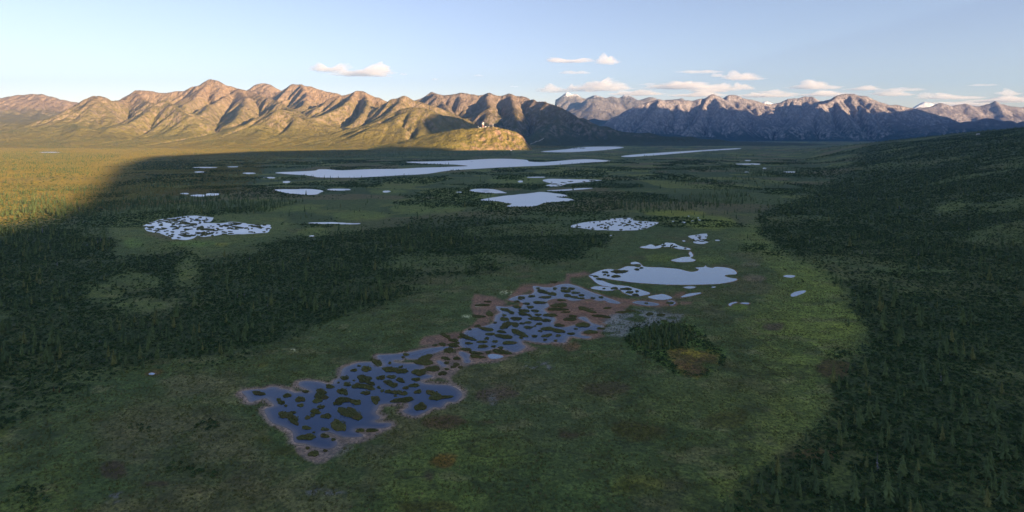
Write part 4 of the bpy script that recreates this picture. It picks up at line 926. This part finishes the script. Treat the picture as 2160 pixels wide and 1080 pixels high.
for i in sorted(np.where(ind)[0], key=lambda i_: (-src[i_], -app[i_])):
    e = bpy.data.objects.new('spruce_tree', None); COL.objects.link(e); e.empty_display_size = .5
    e.location = (ax[i], ay[i], az[i]-.05); h = float(ah[i]); wd = rr.uniform(.85, 1.25)
    e.rotation_euler = (rr.uniform(-.04, .04), rr.uniform(-.04, .04), rr.uniform(0, 6.28)); e.scale = (h*wd, h*wd, h)
    k_ = kd[i]
    me = SNAG[i % 2] if k_ == 1 else RUST if k_ == 2 else TMESH[rr.randrange(len(TMESH))]
    for nm, md_ in (('crown', me), ('trunk', TRD if k_ == 1 else TR)):
        o = bpy.data.objects.new(nm, md_); COL.objects.link(o); o.parent = e
    lab, grp = LAB[i]
    tag(e, lab, 'tree', grp)
    cnt += 1
rest = ~ind
PT = [mesh_obj('spruce_near', *(lambda m: m)(spruce_mesh(s_, 11, 7, .14+.03*(s_ % 3), .34)), M['spruce'], link=False) for s_ in range(40, 45)] + [mesh_obj('spruce_snag', *snag_mesh(50), M['deadwood'], link=False)]
CT = proto_collection('spruce_kinds', PT)
pick = RNG.integers(0, 5, rest.sum()); pick[RNG.random(rest.sum()) < .012] = 5
instancer('spruce_forest', np.stack([ax[rest], ay[rest], az[rest]-.1], 1), ah[rest], RNG.uniform(0, 6.28, rest.sum()), pick, CT, 'countless dark spruces covering both forests and the far plain', 'forest')
print('spruces', len(ax), cnt, time.time()-T0)
# --- shrubs
def shrubs(y0, y1, dens, s0, s1):
    xx, yy = candidates(y0, y1, dens); zz = slope_z(xx, yy); p0, q0 = to_px(xx, yy, 0*zz); _, q1 = to_px(xx, yy, zz)
    fl, fr, clear = forest_density(p0, q0, xx, yy); fr = np.maximum(fr, mask(p0, q1, FOREST_R, 6, 0))
    d = np.maximum(fl, fr)*(1-.9*clear)*(.55+.6*smooth(.35, .6, fbm(xx, yy, 25, 3, 441)))
    d = np.maximum(d, mask(p0, q0, GROVE_RIM, 6)*(1-mask(p0, q0, [(1410,740),(1470,730),(1520,750),(1510,775),(1470,790),(1430,780)], 5))*.8)
    for e in [(300,903,60,14),(435,895,50,16),(430,1000,60,16),(378,985,60,20),(1770,750,50,24),(60,1050,90,60),(1590,523,60,16),(1640,535,60,10)]: d = np.maximum(d, mask(p0, q0, ell(*e), 6)*.8)
    d = np.maximum(d, .16*np.maximum(mask(p0, q0, FOREST_L, 45), mask(p0, q0, FOREST_R, 70))*smooth(.4, .6, fbm(xx, yy, 18, 3, 443)))
    d = np.maximum(d, (q0 < 480)*(1-np.maximum(fl, fr))*.8*smooth(.46, .6, fbm(xx, yy, 120, 4, 451))*(1-.8*mask(p0, q0, [(-900,505),(-100,500),(90,452),(230,400),(300,345),(560,318),(1000,296),(-900,290)], 10)))
    ok = (RNG.random(len(xx)) < d) & ~blocked(xx, yy, 1.5)
    xx, yy, zz = xx[ok], yy[ok], zz[ok]
    return np.stack([xx, yy, zz-.05], 1), RNG.uniform(s0, s1, len(xx))
parts = [shrubs(185, 420, 1/2.6, .6, 1.2), shrubs(420, 800, 1/5., .8, 1.5), shrubs(800, 1500, 1/16., 1.2, 2.2), shrubs(1500, 3000, 1/70., 2.0, 3.6)]
sp = np.concatenate([p_[0] for p_ in parts]); ss = np.concatenate([p_[1] for p_ in parts])
PS = [mesh_obj('shrub', *shrub_mesh(s_), M['shrub'], link=False) for s_ in range(60, 65)]
instancer('willow_scrub', sp, ss, RNG.uniform(0, 6.28, len(sp)), RNG.integers(0, 5, len(sp)), proto_collection('shrub_kinds', PS), 'low dense green willow and birch scrub under the spruces', 'shrubs')
print('shrubs', len(sp), time.time()-T0)
# --- dwarf birch and grass on the open left plain, leaf colour brightened toward sunlit gold
BI = foliage_mat('dwarf_birch_sun_tinted', (.19, .158, .046), (.24, .195, .058), (.19, .17, .05))
def birch(y0, y1, dens, s0, s1, f=None):
    xx, yy = candidates(y0, y1, dens); zz = terrain(xx, yy) if f else slope_z(xx, yy); p0, q0 = to_px(xx, yy, 0*zz)
    m_ = mask(p0, q0, [(-900,505),(-100,500),(110,452),(330,425),(520,400),(560,345),(760,318),(1000,296),(-900,290)], 16) if not f else (zz < 150)*smooth(300, -700, xx)
    ok = (RNG.random(len(xx)) < m_*(.45+.55*smooth(.3, .55, fbm(xx, yy, 130, 3, 471)))) & ~blocked(xx, yy, 2)
    return np.stack([xx, yy, zz-.1], 1)[ok], RNG.uniform(s0, s1, ok.sum())
parts = [birch(800, 1500, 1/10., .9, 1.7), birch(1500, 2600, 1/26., 1.2, 2.4), birch(2600, 5200, 1/85., 2, 3.4), birch(5200, 7400, 1/190., 2.5, 4.5, True)]
sp = np.concatenate([p_[0] for p_ in parts]); ss = np.concatenate([p_[1] for p_ in parts])
PB = [mesh_obj('birch', *shrub_mesh(s_, 20), BI, link=False) for s_ in range(70, 74)]
instancer('dwarf_birch', sp, ss, RNG.uniform(0, 6.28, len(sp)), RNG.integers(0, 4, len(sp)), proto_collection('birch_kinds', PB), 'dwarf birch and grass coloured sunlit gold over the open left plain', 'shrubs')
print('birch', len(sp), time.time()-T0)
# --- sedge on the marsh
xx, yy = candidates(180, 900, 1/1.6, 1.2); kk_ = RNG.random(len(xx)) < np.clip((330/yy)**1.6, 0, 1)*smooth(900, 500, yy); xx, yy = xx[kk_], yy[kk_]; p0, q0 = to_px(xx, yy, 0*xx); fl, fr, clear = forest_density(p0, q0, xx, yy)
mm = np.zeros(len(xx))
for m_ in MUD: mm = np.maximum(mm, mask(p0, q0, m_, 4))
ok = (RNG.random(len(xx)) < (1-np.maximum(fl, fr))*(1-mm)*(.25+.75*smooth(.3, .6, fbm(xx, yy, 9, 3, 461)))) & ~blocked(xx, yy, 1.5)
xx, yy = xx[ok], yy[ok]
# tufts on the islets
ex, ey, ez = [], [], []
for (cx, cy, rx, ry, ang, where, zi) in ISLW:
    if where in ('front pond', 'middle pond', 'channel', 'open pond'):
        for _ in range(int(min(60, 1.6*rx*ry))):
            a = rr.random()*6.28; d = math.sqrt(rr.random())*.86; ex.append(cx+rx*d*math.cos(a)); ey.append(cy+ry*d*math.sin(a)); ez.append(zi+.32)
sp = np.concatenate([np.stack([xx, yy, slope_z(xx, yy)-.05], 1), np.stack([ex, ey, ez], 1)])
PG = [mesh_obj('tuft', *tuft_mesh(s_), M['sedge'], link=False) for s_ in range(80, 84)]
instancer('sedge', sp, RNG.uniform(.45, .95, len(sp)), RNG.uniform(0, 6.28, len(sp)), RNG.integers(0, 4, len(sp)), proto_collection('sedge_kinds', PG), 'short olive sedge tufts over the marsh', 'grass')
print('sedge', len(sp), time.time()-T0)

# ------------------------------------------------------------------ relay station on the hill, track, cabin
def box(V_, F_, x0, x1, y0, y1, z0, z1):
    b = len(V_); V_ += [(x0,y0,z0),(x1,y0,z0),(x1,y1,z0),(x0,y1,z0),(x0,y0,z1),(x1,y0,z1),(x1,y1,z1),(x0,y1,z1)]
    F_ += [tuple(b+i for i in f) for f in ((3,2,1,0),(4,5,6,7),(0,1,5,4),(1,2,6,5),(2,3,7,6),(3,0,4,7))]
def bar(V_, F_, p, q_, r):
    p, q_ = Vector(p), Vector(q_); d = (q_-p).normalized(); t = d.orthogonal().normalized()*r; s = d.cross(t); b = len(V_)
    for c_ in (p, q_): V_ += [tuple(c_+t+s), tuple(c_-t+s), tuple(c_-t-s), tuple(c_+t-s)]
    F_ += [tuple(b+i for i in f) for f in ((0,1,5,4),(1,2,6,5),(2,3,7,6),(3,0,4,7),(3,2,1,0),(4,5,6,7))]
def empty(name, loc, label, cat, group=None):
    e = bpy.data.objects.new(name, None); COL.objects.link(e); e.location = loc; tag(e, label, cat, group); return e
def hill_at(px_, dY=0):
    X_ = (px_-CX)/FPX*(5190+dY); Y_ = 5190.+dY; return X_, Y_, float(Hh.sample(np.array([X_]), np.array([Y_]))[0])
def lattice_tower(loc, h, w0, w1, label, m1, m2, horn):
    t = empty('lattice_tower', loc, label, 'tower'); n = 7
    for k in range(n):
        V_, F_ = [], []; f0, f1 = k/n, (k+1)/n; a, b = w0+(w1-w0)*f0, w0+(w1-w0)*f1; z0, z1 = h*f0, h*f1
        cs = [(1,1),(-1,1),(-1,-1),(1,-1)]; r = w0*.07
        for i in range(4):
            (x0, y0), (x1, y1) = cs[i], cs[(i+1) % 4]
            bar(V_, F_, (x0*a, y0*a, z0), (x0*b, y0*b, z1), r); bar(V_, F_, (x0*a, y0*a, z0), (x1*b, y1*b, z1), r*.7); bar(V_, F_, (x1*a, y1*a, z0), (x0*b, y0*b, z1), r*.7); bar(V_, F_, (x0*b, y0*b, z1), (x1*b, y1*b, z1), r*.7)
        mesh_obj('section', V_, F_, m1 if k % 2 else m2, t)
    V_, F_ = [], []; box(V_, F_, -w1*1.6, w1*1.6, -w1*1.6, w1*1.6, h+.05, h+.05*h/3); mesh_obj('platform', V_, F_, m2, t)
    if horn:
        for sx, zz in ((-1, .72), (1, .86), (1, .62)):
            V_, F_ = [], []; nn = 12; R = w0*.75
            for yy_, rr_ in ((-w0*1.25, R), (-w0*.75, R*.95), (-w0*.6, R*.3)):
                for i in range(nn): V_.append((sx*w0*.55+rr_*math.cos(i*6.283/nn), yy_, h*zz+rr_*math.sin(i*6.283/nn)))
            for k in range(2):
                for i in range(nn): F_.append((k*nn+i, k*nn+(i+1) % nn, k*nn+nn+(i+1) % nn, k*nn+nn+i))
            F_.append(tuple(range(nn))[::-1]); mesh_obj('dish_antenna', V_, F_, M['white'], t)
    V_, F_ = [], []; bar(V_, F_, (0, 0, h), (0, 0, h*1.12), w0*.06); mesh_obj('aerial', V_, F_, m1, t)
    return t
lattice_tower(hill_at(1019), 46, 6.5, 4.2, 'red and white banded lattice relay tower on the hill top', M['red'], M['white'], True)
lattice_tower(hill_at(1040), 24, 3.6, 2.2, 'shorter grey lattice mast to the right of the red and white tower', M['steel'], M['white'], False)
def hut(px_, dY, lx, ly, h, label, wall, pitch=.35, windows=3, loc=None):
    b = empty('hut', loc or hill_at(px_, dY), label, 'building'); V_, F_ = [], []; box(V_, F_, -lx/2, lx/2, -ly/2, ly/2, -2, h); mesh_obj('wall', V_, F_, wall, b)
    r = h+ly*pitch; e = .5
    V_ = [(-lx/2-e,-ly/2-e,h-.1),(lx/2+e,-ly/2-e,h-.1),(lx/2+e,ly/2+e,h-.1),(-lx/2-e,ly/2+e,h-.1),(-lx/2-e,0,r),(lx/2+e,0,r)]
    mesh_obj('roof', V_, [(0,1,5,4),(2,3,4,5),(1,2,5),(3,0,4),(3,2,1,0)], M['roof'], b)
    for i in range(windows):
        xc = -lx/2+lx*(i+.5)/windows; V_, F_ = [], []; box(V_, F_, xc-.9, xc+.9, -ly/2-.12, -ly/2+.1, h*.4, h*.75); mesh_obj('window', V_, F_, M['pane'], b)
    return b
hut(1024.5, 6, 14, 9, 5.5, 'white equipment building right beside the red and white tower', M['white'])
hut(1013, -4, 16, 7, 3.2, 'long low pale hut left of the red and white tower', M['white'], .25, 4)
hut(1031, 2, 9, 6, 2.8, 'low pale shed between the two towers', M['white'], .25, 2)
V_, F_ = [], []; bar(V_, F_, (0, 0, -2), (0, 0, 12), .8); t = empty('mast', hill_at(1009, 3), 'short pole mast at the left end of the huts on the hill', 'mast'); mesh_obj('pole', V_, F_, M['steel'], t)
V_, F_ = [], []; box(V_, F_, -2.4, 2.4, -1.2, 1.2, 12, 15.5); mesh_obj('panel_antenna', V_, F_, M['white'], t)
# pale track climbing past the hill
tp_ = []
for a, b in [(1118,304.8),(1128,301),(1135,298),(1141,295.2),(1146,292.4),(1148,291.2)]:
    tp_.append(drape(a, b, 4500, 9000))
V_, F_ = [], []
tp2 = []
for p_, q_ in zip(tp_[:-1], tp_[1:]):
    for k in range(6):
        f = k/6; X_ = p_[0]+(q_[0]-p_[0])*f; Y_ = p_[1]+(q_[1]-p_[1])*f; tp2.append((X_, Y_))
for i, (X_, Y_) in enumerate(tp2):
    a = tp2[max(0, i-1)]; b = tp2[min(len(tp2)-1, i+1)]; d = Vector((b[0]-a[0], b[1]-a[1], 0)).normalized(); nx_, ny_ = -d.y*4.5, d.x*4.5
    for s_ in (1, -1):
        xq, yq = X_+nx_*s_, Y_+ny_*s_; V_.append((xq, yq, float(terrain(np.array([xq]), np.array([yq]))[0])+2.0))
for i in range(len(tp2)-1): F_.append((2*i, 2*i+1, 2*i+3, 2*i+2))
o = mesh_obj('track', V_, F_, M['gravel']); tag(o, 'pale gravel track curving up past the hill', 'track', None, 'structure')
c1 = drape(2063, 284.5, 1500, 5000); hut(0, 0, 12, 8, 4, 'white cabin alone on the wooded slope at the far right', M['white'], .4, 2, loc=c1)
c2 = drape(1078, 318.3, 3500, 5200); hut(0, 0, 12, 9, 5, 'small white house at the foot of the hill', M['white'], .4, 2, loc=c2)
print('station', time.time()-T0)

# ------------------------------------------------------------------ clouds, far beyond the haze
t = NT('cloud_vapour'); vol = t.n('ShaderNodeVolumePrincipled'); vol.inputs['Color'].default_value = (1, 1, 1, 1); vol.inputs['Density'].default_value = .0011; vol.inputs['Anisotropy'].default_value = .1
t.t.links.new(vol.outputs[0], t.out.inputs['Volume']); CLOUD = t.m
t = NT('thin_cloud_vapour'); vol = t.n('ShaderNodeVolumePrincipled'); vol.inputs['Color'].default_value = (1, 1, 1, 1); vol.inputs['Density'].default_value = .0006; vol.inputs['Anisotropy'].default_value = .1
t.t.links.new(vol.outputs[0], t.out.inputs['Volume']); CLOUD2 = t.m
def cloud(cx, cy, w_, h_, label, thin=False, lobes=None, Yc=46000, tilt=0):
    loc = at(cx, cy, Yc); sx = w_/2*Yc/FPX; sz = h_/2*Yc/FPX; sy = max(sx*.45, sz*1.2)
    bm = bmesh.new(); bmesh.ops.create_icosphere(bm, subdivisions=6, radius=1)
    co = np.array([v.co[:] for v in bm.verts]); s0 = (cx*7.3+cy*3.1) % 100
    lob = lobes or [(rr.uniform(-.75, .75), rr.uniform(.35, 1.0)) for _ in range(rr.choice((2, 3, 5)))]
    x_, y_, z_ = co[:, 0], co[:, 1], co[:, 2]
    up = np.zeros(len(co))
    for lx, lh in lob: up = np.maximum(up, lh*np.exp(-((x_-lx)/.33)**2))
    zz = np.where(z_ > 0, z_*(.22+1.15*up), z_*.34)
    n1 = fbm(x_*1.0+s0+z_*.7, y_+z_*1.3+s0, .42, 4, 501)-.5; n2 = fbm(x_+s0*2, z_*1.4+y_*.6-s0, .16, 3, 511)-.5
    k = np.maximum(.2, 1+1.0*n1+.75*n2)
    P = np.stack([x_*k*sx, y_*k*sy, (zz*k)*sz*1.15+x_*sx*math.tan(math.radians(tilt))], 1)
    for v, p_ in zip(bm.verts, P): v.co = p_
    me = bpy.data.meshes.new('cloud'); bm.to_mesh(me); bm.free(); me.materials.append(CLOUD2 if thin else CLOUD)
    o = bpy.data.objects.new('cloud', me); COL.objects.link(o); o.location = loc
    tag(o, label, 'cloud'); return o
CL = [(694,147,82,26,'left of the pair of puffy clouds above the left range'),(768,155,126,30,'right and longer of the pair of puffy clouds above the left range'),(851,157,18,9,'small puff trailing right of the puffy cloud pair'),
 (1202,129,92,14,'ragged grey cloud strip at the upper centre of the sky'),(1279,131,50,24,'round pinkish puff right of the ragged grey strip'),(1216,154,64,9,'thin grey cloud below the ragged strip'),
 (1166,191,62,22,'bright low puff left of the snowy peaks'),(1205,190,34,20,'grey puff touching the snowy peaks'),(1262,186,120,34,'broad cream cloud behind the snowy peaks'),(1432,184,140,18,'long flat cloud with grey left end above the blue range'),(1500,190,90,24,'cream cloud bank just above the sharp blue peak'),(1465,201,120,14,'low white cloud lying on the blue range left of the sharp peak'),
 (1475,152,96,8,'thin streak high above the blue range'),(1512,160,26,13,'small cone shaped puff at the end of the thin streak'),(1566,165,86,20,'smooth lens cloud above the blue range'),(1563,186,60,16,'puffy cream cloud under the lens cloud'),(1630,194,60,12,'small grey puff over the saddle of the blue range'),(1720,184,110,20,'domed lens cloud above the highest blue summit'),(1740,200,110,12,'flat cloud hugging the ridge under the domed lens cloud'),
 (1907,190,90,9,'grey streak right of the highest blue summit'),(1885,199,90,18,'cream cloud under the grey streak'),(1955,206,44,16,'grey puff above the glacier summit'),(2010,206,110,16,'long grey cloud bank above the far right ridge'),(2072,180,56,6,'thin dark wisp alone high at the right'),(2130,198,50,14,'pale puff near the right frame edge'),(2115,213,150,13,'low grey bank behind the far right ridge'),(1010,160,24,6,'faint small wisp above the middle ridge'),(1085,183,22,6,'tiny grey wisp above the middle ridge crest'),(918,168,14,7,'faintest wisp left of the middle ridge'),(1610,203,120,10,'long low cloud on the skyline right of the lens cloud'),(1820,188,70,12,'soft cloud left of the grey streak'),(2040,222,160,10,'lowest cloud band behind the far right ridge'),(1340,199,110,12,'cream band low between the snowy peaks and the blue range'),(1370,178,40,6,'faint wisp between cream cloud and long flat cloud')]
for cx, cy, w_, h_, lab in CL:
    cloud(cx, cy, w_, h_, lab, thin=(h_ < 10))
# ------------------------------------------------------------------ haze: one closed box of thin air round the camera and the whole scene
bm = bmesh.new(); bmesh.ops.create_cube(bm, size=1); me = bpy.data.meshes.new('haze'); bm.to_mesh(me); bm.free()
hz = bpy.data.objects.new('haze', me); COL.objects.link(hz); hz.scale = (64000, 42000, 2840); hz.location = (0, 9000, 2840/2-40)
t = NT('pale_air'); vol = t.n('ShaderNodeVolumePrincipled'); vol.inputs['Color'].default_value = HAZE_COLOR; vol.inputs['Density'].default_value = HAZE_DENSITY; vol.inputs['Anisotropy'].default_value = 0.40
t.t.links.new(vol.outputs[0], t.out.inputs['Volume']); me.materials.append(t.m)
tag(hz, 'thin blue evening haze filling the valley', 'haze', None, 'stuff')
print('done', time.time()-T0)
